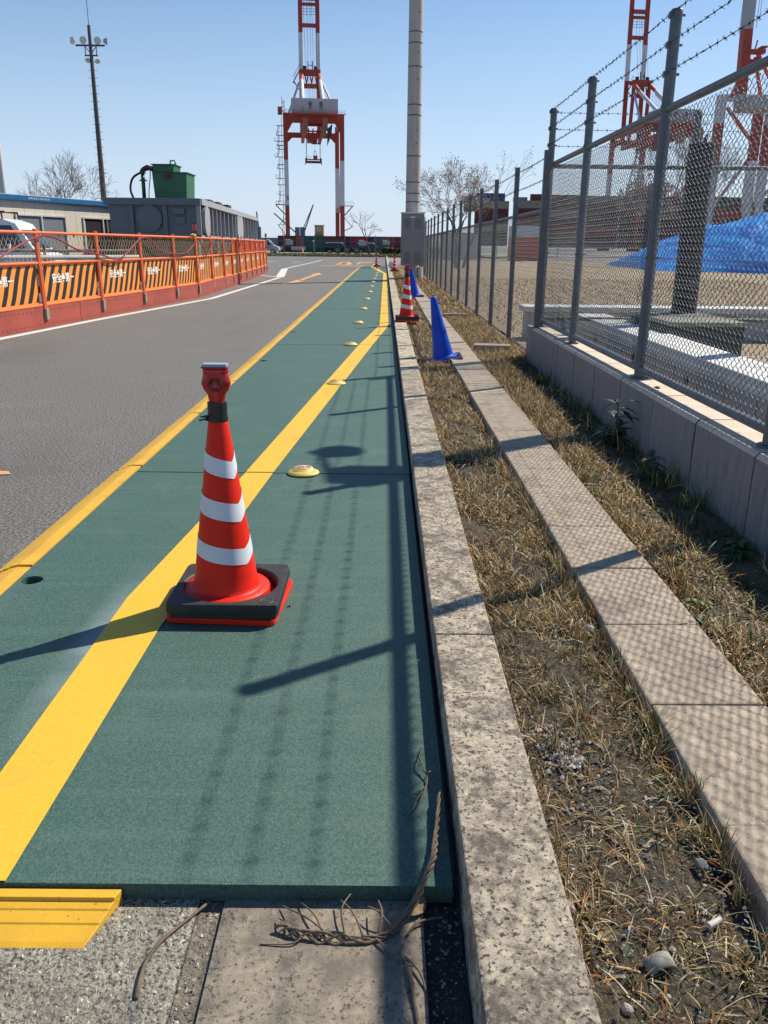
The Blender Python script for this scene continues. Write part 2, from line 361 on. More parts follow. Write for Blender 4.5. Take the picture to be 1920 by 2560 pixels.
def mat_mesh():
    b = MB(); x0, x1, y0, y1, z = 0, MX1 - MX0, 0, ML - .010, MZ
    hx, hy, hr, c = .055, 1.53, .040, .050; N = 24
    X = [x0, hx - c, hx + c, x1]; Y = [y0, hy - c, hy + c, y1]
    for i in range(3):
        for j in range(3):
            if (i, j) == (1, 1): continue
            b.add([(X[i], Y[j], z), (X[i + 1], Y[j], z), (X[i + 1], Y[j + 1], z), (X[i], Y[j + 1], z)], [(0, 1, 2, 3)])
    vs = []
    for k in range(N):
        a = 2 * pi * k / N; q = c / max(abs(cos(a)), abs(sin(a))); vs.append((hx + q * cos(a), hy + q * sin(a), z))
    for zz in (z, 0):
        for k in range(N): a = 2 * pi * k / N; vs.append((hx + hr * cos(a), hy + hr * sin(a), zz))
    b.add(vs, [(k, (k + 1) % N, N + (k + 1) % N, N + k) for k in range(N)] + [(N + k, N + (k + 1) % N, 2 * N + (k + 1) % N, 2 * N + k) for k in range(N)])
    b.add([(x0, y0, 0), (x1, y0, 0), (x1, y0, z), (x0, y0, z)], [(0, 1, 2, 3)]); b.add([(x0, y1, 0), (x1, y1, 0), (x1, y1, z), (x0, y1, z)], [(0, 3, 2, 1)])
    b.add([(x0, y0, 0), (x0, y1, 0), (x0, y1, z), (x0, y0, z)], [(0, 3, 2, 1)]); b.add([(x1, y0, 0), (x1, y1, 0), (x1, y1, z), (x1, y0, z)], [(0, 1, 2, 3)])
    me = bpy.data.meshes.new('rubber_mat'); me.from_pydata(b.v, [], b.f); me.materials.append(green); me.validate(); me.update()
    import bmesh
    bm = bmesh.new(); bm.from_mesh(me); bmesh.ops.remove_doubles(bm, verts=bm.verts, dist=1e-5); bmesh.ops.recalc_face_normals(bm, faces=bm.faces)
    up = max(bm.faces, key=lambda f_: f_.calc_area())
    if up.normal.z < 0: bmesh.ops.reverse_faces(bm, faces=bm.faces)
    bm.to_mesh(me); bm.free(); return me
mm = mat_mesh()
ords = ['first', 'second', 'third', 'fourth', 'fifth', 'sixth', 'seventh', 'eighth', 'ninth', 'tenth', 'eleventh', 'twelfth', 'thirteenth', 'fourteenth', 'fifteenth', 'sixteenth', 'seventeenth', 'eighteenth', 'nineteenth', 'twentieth']
for i in range(16):
    o = put('rubber_mat', mm, None, (MX0 + (random.uniform(-.004, .004) if i else 0), MY + ML * i, 0.001 + (i % 2) * .0012))
    lab = ['nearest green rubber mat, under the big red cone at the front edge', 'second green rubber mat from the front, behind the first black seam'][i] if i < 2 else \
        ('farthest green rubber mat at the end of the walkway by the far cone' if i == 15 else '%s green rubber mat of the walkway counted from the front' % ords[i])
    tag(o, lab, 'rubber mat', 'green rubber mats of the walkway')

# painted yellow line over the mats
yellow = mat('yellow paint', (.78, .475, .030), (.70, .41, .028), 90, .6, c3=(.52, .31, .04), s3=120, a3=.66, w3=.05, bump=.4, bscale=260, bdist=.002, grunge=(.62, .36, .04), gs=2.6, ga=.56)
wear(yellow, dust=(.34, .24, .07), scale=5, lo=.56, hi=.78, amt=.5)
wear(yellow, dust=(.20, .15, .06), scale=26, lo=.64, hi=.74, amt=.55)
LP = [(-.895, 1.0), (-.898, 2.70), (-.752, 4.38), (-.314, 10.5), (-.07, 13.2), (-.045, 38.0), (-.78, 49.3)]
RP = [(-.735, 1.0), (-.722, 2.46), (-.600, 4.39), (-.150, 10.4), (.077, 13.2), (.108, 38.0), (-.60, 50.2)]
def ipx(P, y):
    for (xa, ya), (xb, yb) in zip(P, P[1:]):
        if ya <= y <= yb: return xa + (xb - xa) * (y - ya) / (yb - ya)
    return P[-1][0]
LP2 = [(-.895, 1.0)] + LP[1:]
g = MB()
for i in range(16):
    a, b_ = MY + ML * i + .001, MY + ML * (i + 1) - .011
    ys = sorted({a, b_} | {p[1] for p in LP + RP if a < p[1] < b_} | set(np.arange(a + .5, b_, .5)))
    z = MZ + .005 + (i % 2) * .0012
    vv = []
    for y in ys: vv += [(ipx(LP, y), y, z), (ipx(RP, y), y, z)]
    g.add(vv, [(2 * k, 2 * k + 1, 2 * k + 3, 2 * k + 2) for k in range(len(ys) - 1)])
struct('yellow_line', g, yellow)
g = MB(); g.add([(-.79, 50.7, .006), (-.62, 50.7, .006), (-.50, 70, .006), (-.62, 70, .006)], [(0, 1, 2, 3)])
opaint = mat('orange road paint', (.72, .36, .14), (.60, .30, .14), 9, .8, c3=(.25, .2, .17), s3=50, a3=.64, w3=.06)
struct('orange_line', g, opaint)

# edge ramps
yel2 = mat('ramp yellow', (.76, .43, .03), (.66, .36, .03), 5, .5, c3=(.36, .20, .04), s3=90, a3=.66, w3=.05, bump=.2, grunge=(.52, .28, .04), gs=6, ga=.55)
rp = MB(); RL = 1.514
rp.ext([(0, 0), (.008, .008), (.034, .017), (.036, .021), (.064, .030), (.066, .034), (.096, .0415), (.1, .0425), (.152, .0425), (.152, 0)], 'y', 0, RL)
rpm = rp.mesh('edge_ramp', [yel2])
for i in range(32):
    o = put('edge_ramp', rpm, None, (MX0 - .153 + random.uniform(-.006, .004), MY + .14 + 1.54 * i, .001), R(random.uniform(-.15, .15)))
    tag(o, 'yellow ribbed edge ramp beside the %s half of the %s green mat from the front' % ('nearer' if i % 2 == 0 else 'farther', ords[i // 2]), 'edge ramp', 'yellow edge ramps beside the green mats')
g = MB(); prof = [(y_ * .80, z_) for y_, z_ in [(0, 0), (0, .030), (-.028, .030), (-.03, .022), (-.034, .022), (-.05, .019), (-.052, .0165), (-.085, .0125), (-.087, .010), (-.13, .004), (-.145, .0)]]
vv = []; n_ = len(prof)
for x, t in ((-1.75, 0), (-.506, 0)):
    for y, z in prof: vv.append((x + (y * .14 if t == 0 and x > -1 else 0), 1.318 + y, z + .004))
vv = [(-1.75, 1.318 + y, z + .004) for y, z in prof] + [(-.503 + y * .33, 1.318 + y, z + .004) for y, z in prof]
g.add(vv, [tuple(range(n_))[::-1], tuple(range(n_, 2 * n_))] + [(i, (i + 1) % n_, n_ + (i + 1) % n_, n_ + i) for i in range(n_)])
single('edge_ramp', g, yel2, 'wide yellow ribbed end ramp at the bottom left corner, on pebbled concrete', 'edge ramp', (-1.1, 1.25, 0), bevel=.0015)

# lane studs
studm = mat('stud yellow', (.80, .62, .14), (.72, .50, .12), 30, .5, bump=.1)
def stud():
    t = thing('lane_stud', 'x', 'road stud', (0, 0, MZ + .004), 'yellow dome studs at the mat seams')
    b = MB(); b.lathe([(0.0, .033), (.035, .0325), (.052, .030), (.058, .020), (.062, .019), (.084, .008), (.088, .002), (.086, 0)], n=36); o = put('dome', b.mesh('dome', [studm]), t)
    b = MB(); b.lathe([(.012, .0345), (.016, .036), (.020, .0345), (.016, .032), (.012, .0345)], (-.012, -.008, 0), n=20); put('bolt_ring', b.mesh('bolt_ring', [mat('stud rust', (.24, .12, .07), rough=.7)]), t)
    b = MB(); b.box((.028, .002, .034), (.022, .012, .004)); put('key_slot', b.mesh('key_slot', [darksteel]), t)
    b = MB(); b.lathe([(0, .0338), (.045, .0334), (.047, .0322)], n=28); put('worn_cap', b.mesh('worn_cap', [mat('stud worn', (.60, .40, .27), (.5, .3, .2), 40, .7)]), t)
    return t
s0 = stud()
SX = [-.433, -.424, -.411, -.410, -.407, -.401, -.391, -.39, -.385, -.374, -.355, -.352, -.335, -.328, -.32]
for i, x in enumerate(SX):
    loc = (x, MY + ML * (i + 1) - .012, MZ + .006)
    lab = 'large yellow dome stud on the seam beside the big cone' if i == 0 else 'yellow dome stud %s from the front, on a walkway seam' % ords[i]
    if i == 0: s0.location = loc; s0['label'] = lab; s0.rotation_euler = (0, 0, 0)
    else: dup(s0, loc, R(random.uniform(-20, 20)), lab)

# white road markings
wline = mat('road white', (.66, .65, .62), (.56, .55, .52), 12, .8, c3=(.30, .28, .26), s3=60, a3=.66, w3=.06)
g = MB()
def strip(P, w_, z=.005):
    for (xa, ya), (xb, yb) in zip(P, P[1:]):
        d = Vector((xb - xa, yb - ya)).normalized(); nx, ny = -d.y * w_ / 2, d.x * w_ / 2
        g.add([(xa - nx, ya - ny, z), (xa + nx, ya + ny, z), (xb + nx, yb + ny, z), (xb - nx, yb - ny, z)], [(0, 1, 2, 3)])
strip([(-5.70, 5.0), (-5.10, 11.1), (-4.82, 14.0), (-4.06, 20.1), (-4.06, 33.4)], .15)
struct('white_line', g, wline)
g = MB(); strip([(-4.06, 33.6), (-5.25, 36.0)], .16); strip([(-5.25, 45.0), (-5.15, 71)], .16, .006); strip([(-4.10, 33.8), (-5.25, 45.5)], .34, .007); strip([(-14, 42.6), (-5.5, 43.0)], .14, .008)
struct('white_line', g, wline)
def arrow(name, x, y, L, flip, m, w_=.13, z=.006):
    global g
    g = MB(); s_ = -1 if flip else 1
    P = [(-w_, 0), (w_, 0), (w_, L * .55), (w_ * 2.6, L * .55), (0, L), (-w_ * 2.6, L * .55), (-w_, L * .55)]
    g.add([(x + a * s_, y + b_ * s_, z) for a, b_ in P], [tuple(range(7))]); return struct(name, g, m)
g = MB()
# double-bent orange arrow
A = [(-3.20, 27.6), (-3.42, 31.0), (-3.10, 30.6), (-3.05, 36.9), (-3.25, 36.7), (-2.80, 39.2), (-2.85, 35.9), (-2.88, 33.5), (-2.92, 30.4), (-2.75, 30.1)]
g.add([(x, y, .005) for x, y in [(-3.30, 27.4), (-3.16, 31.6), (-3.12, 31.3), (-3.02, 36.6), (-3.16, 37.0), (-2.98, 39.4), (-2.66, 36.8), (-2.84, 36.6), (-2.96, 30.7), (-2.80, 30.6)]], [(0, 1, 9), (1, 2, 8, 9), (2, 3, 7, 8), (3, 4, 5, 6, 7)])
struct('orange_arrow', g, opaint)
g = MB()
for a in [(-3.35, -2.05, 55, 56), (-3.2, -3.0, 55, 66), (-2.6, -2.3, 57, 66), (-3.1, -2.2, 64, 66), (-1.9, -1.75, 58, 66), (-1.75, -1.0, 62, 63), (-1.9, -.9, 65.5, 67), (-4, -1.2, 52.6, 53.4)]:
    g.add([(a[0], a[2], .005), (a[1], a[2], .005), (a[1], a[3], .005), (a[0], a[3], .005)], [(0, 1, 2, 3)])
struct('orange_road_lettering', g, opaint)
g = MB(); 
for a in [(-9.0, -7.6, 57.5, 59), (-9.4, -8.6, 55.5, 57.5), (-8.9, -8.2, 64, 66), (-6.6, -6.1, 62, 64)]:
    g.add([(a[0], a[2], .005), (a[1], a[2] + 1.2, .005), (a[1], a[3], .005), (a[0], a[3] - 1, .005)], [(0, 1, 2, 3)])
struct('white_arrow', g, wline)
g = MB(); g.add([(-1.56, 5.35 - 1.72, .005)] * 0 + [(-2.27, 4.42, .005), (-2.07, 4.46, .005), (-2.11, 4.52, .005), (-2.25, 4.54, .005)], [(0, 1, 2, 3)])
struct('orange_arrow', g, opaint)

# ================================================================== CONES
red = mat('cone red', (.80, .022, .006), (.74, .019, .006), 6, .46, bump=.05, spec=.28, bscale=30)
band = mat('reflective band', (.74, .76, .80), (.68, .70, .75), 30, .35)
lampred = mat('lamp red', (.55, .004, .008), (.34, .002, .005), 25, .18, spec=.7)
clear = mat('solar cap', (.30, .34, .42), (.24, .28, .36), 12, .12, spec=.8)
def rrect(w_, r, n=5):
    P = []
    for cx_, cy_, a0 in ((1, 1, 0), (-1, 1, 90), (-1, -1, 180), (1, -1, 270)):
        for k in range(n + 1):
            a = R(a0 + 90 * k / n); P.append((cx_ * (w_ / 2 - r) + r * cos(a), cy_ * (w_ / 2 - r) + r * sin(a)))
    return P
def make_cone(kind, label, group, lampon=True, weight=True, base=(0, 0, 0)):
    t = thing('traffic_cone', label, 'traffic cone', (0, 0, 0), group)
    body = red if kind == 'red' else mat('cone blue', (.004, .075, .60), (.004, .06, .52), 5, .45, spec=.3)
    b = MB(); b.prism(rrect(.37, .03), .001, .022); o = put('base_plate', b.mesh('base_plate', [body]), t); bev(o, .004); o.rotation_euler.z = R(-3)
    zf = .03
    tilt = lambda z: 0
    prof = [(.150, .022), (.150, .062), (.148, .066), (.124, .067), (.1155, .071), (.112, .084)] if weight else [(.150, .022), (.148, zf), (.125, zf + .006), (.116, zf + .018)]
    top = .652 if lampon else .70
    nseg = 14
    edges = [(.112, zf + .03)]
    bands = [(.203, .258), (.350, .411), (.495, .552)] if kind == 'red' else []
    def rad(z): return .117 - (z - .030) * (.117 - .0315) / ((.652 if lampon else .69) - .030)
    b = MB(); b.lathe(prof + [(rad(z), z) for z in np.linspace(.10, top - .012, 20)] + ([(.026, top - .004), (.014, top), (0, top + .002)] if not lampon else [(rad(top), top), (0, top)]), n=48)
    put('cone_body', b.mesh('cone_body', [body]), t)
    for z0, z1 in bands:
        def dz(i, a):
            # tape ends meet at the right in a shallow chevron
            q1 = ((a - R(-32) + pi) % (2 * pi)) - pi
            return -.036 + (.042 * min(1, q1 / R(46)) if q1 > 0 else .042 * min(1, -q1 / R(150)))
        b = MB(); zs = np.linspace(z0, z1, 4); b.v = []; N = 64; vs = []
        for z in zs:
            for j in range(N):
                a = 2 * pi * j / N; zz = z + dz(0, a); vs.append((cos(a) * (rad(zz) + .0014), sin(a) * (rad(zz) + .0014), zz))
        b.add(vs, [(i * N + j, i * N + (j + 1) % N, (i + 1) * N + (j + 1) % N, (i + 1) * N + j) for i in range(3) for j in range(N)], 0, True)
        put('reflective_band', b.mesh('reflective_band', [band]), t)
    if weight:
        N = 72; hr = .160; vs = []; b = MB(); P = []
        for k in range(N):
            a = 2 * pi * k / N; q = min(.1875 / max(abs(cos(a)), abs(sin(a))), .2555); P.append((cos(a) * q, sin(a) * q))
        for z, rr in ((.030, hr), (.069, hr), (.075, hr + .006)):
            for k in range(N): a = 2 * pi * k / N; vs.append((cos(a) * rr, sin(a) * rr, z))
        for z, s_ in ((.075, .985), (.065, 1.0), (.043, 1.0), (.041, .975), (.024, .97)):
            for k in range(N): vs.append((P[k][0] * s_, P[k][1] * s_, z))
        fs = [(i * N + k, i * N + (k + 1) % N, (i + 1) * N + (k + 1) % N, (i + 1) * N + k) for i in range(7) for k in range(N)]
        b.add(vs, fs); o = put('rubber_weight', b.mesh('rubber_weight', [rubber]), t); bev(o, .002)
        b = MB(); b.lathe([(.019, .0755), (.020, .0768), (.0215, .0768), (.0225, .0755)], (.145, -.150, 0), n=24)
        put('embossed_ring', b.mesh('embossed_ring', [mat('rubber worn', (.075, .07, .065), rough=.6)]), o)
        tm = text_mesh('number_20', '20', .024, MATS['rubber worn'], .0006); q = put('number_20', tm, o, (.145, -.150, .0765)); q.rotation_euler.z = R(-8)
    if lampon:
        b = MB(); b.cyl((0, 0, .686), (0, 0, .748), .0315, n=28); b.cyl((0, 0, .686), (0, 0, .702), .0335, n=28)
        b.bar((-.03, -.01, .694), (-.058, -.02, .690), .012, .004); b.cyl((-.034, -.014, .688), (-.034, -.014, .706), .005, n=8)
        o = put('lamp_collar', b.mesh('lamp_collar', [black]), t); bev(o, .0015)
        b = MB(); pr = [(.024, .748), (.027, .758), (.029, .772), (.040, .786), (.0475, .806), (.045, .824), (.040, .836), (.041, .846), (.043, .858)]
        vs = []; N = 32
        for r_, z in pr + [(.0, .858)]:
            for j in range(N): a = 2 * pi * j / N; vs.append((cos(a) * r_, sin(a) * min(r_, .024) , z))
        b.add(vs, [(i * N + j, i * N + (j + 1) % N, (i + 1) * N + (j + 1) % N, (i + 1) * N + j) for i in range(len(pr)) for j in range(N)], 0, True)
        put('warning_lamp', b.mesh('warning_lamp', [lampred]), t)
        b = MB(); b.lathe([(.0, -.0015), (.018, 0), (.021, .002), (.0225, .0), (.0235, -.002)], n=24); o = put('lens', b.mesh('lens', [mat('lens red', (.16, .003, .004), (.12, .002, .003), 60, .15)]), t)
        o.location = (0, -.0245, .806); o.rotation_euler.x = R(90)
        b = MB(); b.box((0, 0, .860), (.086, .050, .004)); b.box((0, 0, .8665), (.082, .046, .009), 0, 1, .94, .9)
        o = put('solar_cap', b.mesh('solar_cap', [mat('cap edge', (.35, .05, .06), rough=.2), clear]), t); bev(o, .002)
    for ch in t.children:
        if ch.name.split('.')[0] in ('lamp_collar', 'warning_lamp', 'lens', 'solar_cap'): ch.location.z -= .038
    return t
G = 'red and white warning cones beside the walkway'
c1 = make_cone('red', 'big red cone with white bands and a red warning lamp, standing on the yellow line', G)
c1.location = (-.538, 2.665, MZ + .002); c1.rotation_euler.z = R(0)
for ch in c1.children:
    if ch.name.startswith('rubber_weight'): ch.rotation_euler.z = R(0); ch.location.x = .015
    if ch.name.startswith('base_plate'): ch.rotation_euler.z = R(-4); ch.location = (.018, .004, 0)
c2 = dup(c1, (.352, 13.25, .125), 0, 'red cone with white bands straddling the kerb, leaning over the grass')
for ch in list(c2.children):
    if ch.name.startswith('embossed'): pass
dup(c1, (-.45, 50.2, MZ + .004), R(20), 'small far red cone on the yellow line at the end of the green walkway')
dup(c1, (.46, 39.0, .12), R(-10), 'far red cone on the kerb just left of the grey cabinet')
GB = 'blue cones in the dry grass'
b1 = make_cone('blue', 'near blue cone leaning left in the grass between kerb and path', GB, False, True)
b1.location = (.655, 9.0, .045); b1.rotation_euler = (R(2), R(-11.5), R(0))
b2 = dup(b1, (.72, 20.0, .07), 0, 'farther blue cone half hidden behind a red cone', rot=(R(0), R(-9), R(10)))
for ch in b1.children:
    if ch.name.startswith('rubber_weight'): ch.scale = (1.05, 1.05, .62)
for ch in b2.children:
    if ch.name.startswith('rubber_weight'): ch.scale = (1.05, 1.05, .62)
g = MB(); g.lathe([(.10, 0), (.10, .02), (.05, .03), (.02, .12), (.0, .13)], n=14)
single('traffic_cone', g, mat('broken cone red', (.45, .05, .03), rough=.7), 'broken dark red cone stump lying in the dry grass below the grey cabinet', 'traffic cone', (0, 0, 0)).location = (.88, 34.5, .09)

# ================================================================== FENCES
PITCH = .0285; VH = .0212
def chain(length, height, rr=.0024, n=3):
    """flattened-coil wires woven into diamonds; local x = thickness, y = along, z up"""
    cols = int(length / PITCH); rows = int(height / VH)
    prof_t = [0, .16, .5, .84]; prof_y = [0, .06, .5, .94]
    ys = []; zs = []; xs = []
    for k in range(rows):
        fwd = k % 2 == 0
        for t, y in zip(prof_t, prof_y):
            ys.append(y if fwd else 1 - y); zs.append((k + t) * VH); xs.append((.0028 if fwd else -.0028) * sin(pi * t))
    ys.append(0 if rows % 2 == 0 else 1); zs.append(rows * VH); xs.append(0)
    ys = np.array(ys); zs = np.array(zs); xs = np.array(xs); K = len(ys)
    ang = np.arange(n) * 2 * pi / n
    cx_, cy_ = np.cos(ang) * rr, np.sin(ang) * rr
    V = []; F = []
    base_f = []
    for i in range(K - 1):
        for j in range(n): base_f.append((i * n + j, i * n + (j + 1) % n, (i + 1) * n + (j + 1) % n, (i + 1) * n + j))
    base_f = np.array(base_f)
    for c in range(cols):
        yy = ys if c % 2 == 0 else 1 - ys
        Y = (c + yy) * PITCH * 1.0 + (0.0012 * (1 if c % 2 else -1))
        P = np.zeros((K, n, 3)); P[:, :, 0] = xs[:, None] + cx_[None, :]; P[:, :, 1] = Y[:, None] + cy_[None, :]; P[:, :, 2] = zs[:, None] + 0
        V.append(P.reshape(-1, 3)); F.append(base_f + c * K * n)
    V = np.concatenate(V); F = np.concatenate(F)
    me = bpy.data.meshes.new('chain_link_mesh'); me.vertices.add(len(V)); me.vertices.foreach_set('co', V.ravel().astype(np.float32))
    me.loops.add(F.size); me.loops.foreach_set('vertex_index', F.ravel().astype(np.int32)); me.polygons.add(len(F))
    me.polygons.foreach_set('loop_start', np.arange(len(F), dtype=np.int32) * 4); me.polygons.foreach_set('loop_total', np.full(len(F), 4, np.int32))
    me.polygons.foreach_set('use_smooth', np.ones(len(F), bool)); me.materials.append(wirem); me.update(calc_edges=True); return me
def barbed(p, q, name, parent, sag=.012, step=.095):
    p = Vector(p); q = Vector(q); L = (q - p).length; d = (q - p) / L; n = max(2, int(L / .04)); b = MB()
    u, v = b.frame(p, q)
    for ph in (0, pi):
        pts = []
        for i in range(n + 1):
            t = i / n; a = t * L / .055 * pi + ph
            seg = (t * L / 1.96) % 1
            pts.append(p + d * (t * L) - Vector((0, 0, sag * 4 * seg * (1 - seg))) + (u * cos(a) + v * sin(a)) * .0022)
        b.tube(pts, .0016, 3)
    k = int(L / step)
    for i in range(k):
        t = (i + .5) / k; seg = (t * L / 1.96) % 1
        c = p + d * (t * L) - Vector((0, 0, sag * 4 * seg * (1 - seg)))
        for a in (random.uniform(0, pi), random.uniform(0, pi)):
            w_ = (u * cos(a) + v * sin(a)) * .016 + d * random.uniform(-.007, .007)
            b.bar(c - w_, c + w_, .0022)
        b.bar(c - d * .006, c + d * .006, .008)
    return part(name, b, barbm, parent)
FX = 1.685
tall = thing('security_fence', 'tall grey chain-link fence with three barbed wires, standing on the low wall', 'fence', (FX, 3.5, .42))
TP = [-.42, 1.56, 3.52, 5.47, 7.50, 9.13]
postb = MB(); postb.cyl((0, 0, 0), (0, 0, 2.13), .0335, n=20); postb.lathe([(.0345, 2.115), (.0345, 2.135), (.028, 2.142), (0, 2.143)], n=20)
postb.cyl((0, 0, 0), (0, 0, .012), .055, n=16); postb.cyl((0, 0, 1.60), (0, 0, 1.635), .038, n=20)
for z in (1.80, 1.955, 2.11):
    postb.cyl((-.036, 0, z), (.052, 0, z), .0045, n=8); postb.cyl((.030, 0, z), (.050, 0, z), .008, n=6); postb.box((-.036, 0, z), (.014, .03, .034))
postb.box((0, 0, .76), (.078, .03, .012)); postb.cyl((.036, 0, .76), (.055, 0, .76), .006, n=6)
pmz = postb.mesh('fence_post', [galv])
for y in TP: put('fence_post', pmz, tall, (0, y - 3.5, 0))
cm = chain(1.90, 1.50); cm2 = chain(1.60, 1.50)
rl = MB(); rl.cyl((0, .034, 1.61), (0, 1.925, 1.61), .0225, n=16); rlm = rl.mesh('top_rail', [galv])
rb = MB(); rb.cyl((0, .034, .065), (0, 1.925, .065), .0225, n=16); rbm = rb.mesh('bottom_rail', [galv])
tw = MB(); tw.cyl((-.006, 0, .76), (-.006, 1.96, .76), .0016, n=4); twm = tw.mesh('tension_wire', [wirem])
for a, b_ in zip(TP, TP[1:]):
    k = (b_ - a) / 1.96
    for nm, me in (('top_rail', rlm), ('bottom_rail', rbm), ('tension_wire', twm)):
        o = put(nm, me, tall, (0, a - 3.5, 0)); o.scale.y = k
    o = put('chain_link_mesh', cm if k > .9 else cm2, tall, (-.012, a - 3.5 + .036, .085)); o['kind'] = 'stuff'
for z in (2.22, 2.375, 2.53): barbed((FX - .04, -.45, z), (FX - .04, 9.15, z), 'barbed_wire', tall, .006)
# cross fence at the end of the enclosure
cross = thing('security_fence', 'dark chain-link fence crossing behind the black pipe inside the enclosure', 'fence', (FX + .05, 9.2, .05))
for i, x in enumerate((1.43, 3.25, 5.2)):
    put('fence_post', pmz, cross, (x, .0, .37))
g = MB(); g.cyl((FX + .05, 9.2, 2.03), (FX + 7, 9.2, 2.03), .022, n=12); part('top_rail', g, galv, cross)
g = MB(); g.cyl((FX + .05, 9.2, .5), (FX + 7, 9.2, .5), .022, n=12); part('bottom_rail', g, galv, cross)
for i in range(3):
    o = put('chain_link_mesh', cm, cross, (.05 + i * 1.9, 0, .45), R(-90)); o['kind'] = 'stuff'
for z in (2.22, 2.375, 2.53): barbed((FX + .04, 9.2, z), (FX + 7, 9.2, z), 'barbed_wire', cross, .004)

# long low fence
LX = 1.62
low = thing('chain_link_fence', 'long low grey chain-link fence with square posts running back beside the dry grass', 'fence', (LX, 11, 0))
sqp = MB(); sqp.box((0, 0, 1.05), (.055, .055, 2.22)); sqp.box((0, 0, .03), (.11, .11, .05)); sqpm = sqp.mesh('fence_post', [galv, conc_plain])
cmL = chain(1.95, 1.50, .0015, 3)
lr = MB(); lr.cyl((0, 0, 1.60), (0, 1.95, 1.60), .019, n=8); lrm = lr.mesh('top_rail', [galv])
lb = MB(); lb.cyl((0, 0, .10), (0, 1.95, .10), .016, n=8); lbm = lb.mesh('bottom_rail', [galv])
LY = [8.98 + 1.955 * i for i in range(0, 26)]
for i, y in enumerate(LY):
    put('fence_post', sqpm, low, (0, y - 11, 0))
    if i < len(LY) - 1:
        put('top_rail', lrm, low, (0.03, y - 11, 0)); put('bottom_rail', lbm, low, (0.03, y - 11, 0))
        o = put('chain_link_mesh', cmL, low, (.012, y - 11, .10)); o['kind'] = 'stuff'
for z in (2.08, 1.88): barbed((LX - .03, 8.98, z), (LX - .03, 56, z), 'barbed_wire', low, .008, .11)

# ================================================================== things behind the tall fence
chn = thing('concrete_channel', 'pale concrete channel wall with a flat white top inside the enclosure', 'concrete channel', (2.4, 6, 0))
g = MB()
for i in range(7): g.b2(2.24, 2.60, -.5 + 1.5 * i, .985 + 1.5 * i, .40, .50)
part('coping', g, mat('white concrete', (.68, .68, .66), (.58, .58, .57), 6, .85, c3=(.4, .4, .4), s3=30, a3=.64, w3=.08), chn, .006)
g = MB()
for i in range(21): g.b2(2.27, 2.58, -.5 + .5 * i, -.02 + .5 * i, 0, .40)
part('wall_panels', g, conc_plain, chn, .004)
g = MB()
for i in range(7): g.cyl((2.26, .6 + 1.4 * i, .30), (2.30, .6 + 1.4 * i, .30), .03, n=10)
part('weep_holes', g, darksteel, chn)
g = MB(); g.b2(2.62, 3.30, 7.72, 9.0, .18, .56); g.b2(2.60, 3.32, 7.70, 9.02, .56, .60, 1)
single('concrete_block', g, [mat('dark green block', (.05, .06, .052), (.035, .045, .04), 5, .9, bump=.3), mat('mossy concrete', (.26, .26, .21), (.19, .19, .15), 9, .9)], 'dark concrete block with a mossy top below the black pipe', 'concrete block', (2.9, 8.3, 0), bevel=.008)
g = MB(); g.b2(1.95, 7.5, 11.6, 11.9, 0, .40); g.b2(1.9, 7.6, 11.5, 12.0, .40, .47, 1)
for i in range(8): g.b2(2.0 + i * .7, 2.05 + i * .7, 11.56, 11.6, 0, .40, 0)
single('concrete_wall', g, [conc_plain, MATS['white concrete']], 'long pale concrete wall at the back of the enclosure, before the dry lawn', 'wall', (4, 11.7, 0), bevel=.005)
g = MB(); g.b2(3.4, 6.5, 7.9, 9.1, .0, .13); g.b2(3.6, 6.6, 5.9, 6.8, 0, .2)
single('concrete_pad', g, mat('beige pad', (.52, .42, .34), (.44, .35, .29), 4, .9, bump=.2), 'beige concrete pad right of the dark block', 'concrete pad', (4.5, 8, 0), bevel=.006)
g = MB(); g.cyl((3.13, 8.88, .55), (3.12, 8.88, 2.21), .125, n=28); g.cyl((3.12, 8.88, 2.21), (3.12, 8.88, 2.225), .132, n=28, m=1)
g.cyl((3.13, 8.88, .88), (3.13, 8.88, .90), .129, n=28, m=1)
single('black_pipe', g, [mat('black pipe coat', (.010, .011, .013), (.016, .017, .02), 8, .55), galv], 'thick black upright pipe with a grey rim behind the tall fence', 'pipe', (3.1, 8.88, .5))
# pole just outside the frame on the right whose shadow falls across kerb and mats
px, py = 3.55, 6.83
t = thing('mirror_pole', 'grey pole with a round convex mirror, just outside the picture on the right', 'mirror pole', (px, py, 0))
g = MB(); g.cyl((px, py, 0), (px, py, 4.35), .09, .075, n=18); g.cyl((px, py, 2.35), (px, py, 4.5), .115, n=18); part('pole', g, galv, t)
D = Vector((-.28, 4.9, .04)) + SUNV / SUNV.z * 4.42
g = MB()
g.tube([(px, py, 4.35), (px - .05, py - .1, 4.43), (px - .2, py - .05, 4.46), (D.x - .1, D.y - .12, 4.44), (D.x - .17, D.y + .0, D.z)], [.07, .055, .03, .02, .018], 8); part('bracket', g, galv, t)
g = MB(); g.cyl(D - Vector((0, 0, .03)), D + Vector((.0, 0, .03)), .15, .13, n=28); o = part('mirror', g, mat('mirror orange', (.5, .16, .03), rough=.3), t)
g = MB(); g.box((px - .12, py, 4.22), (.5, .26, .10)); part('hood', g, galv, t)

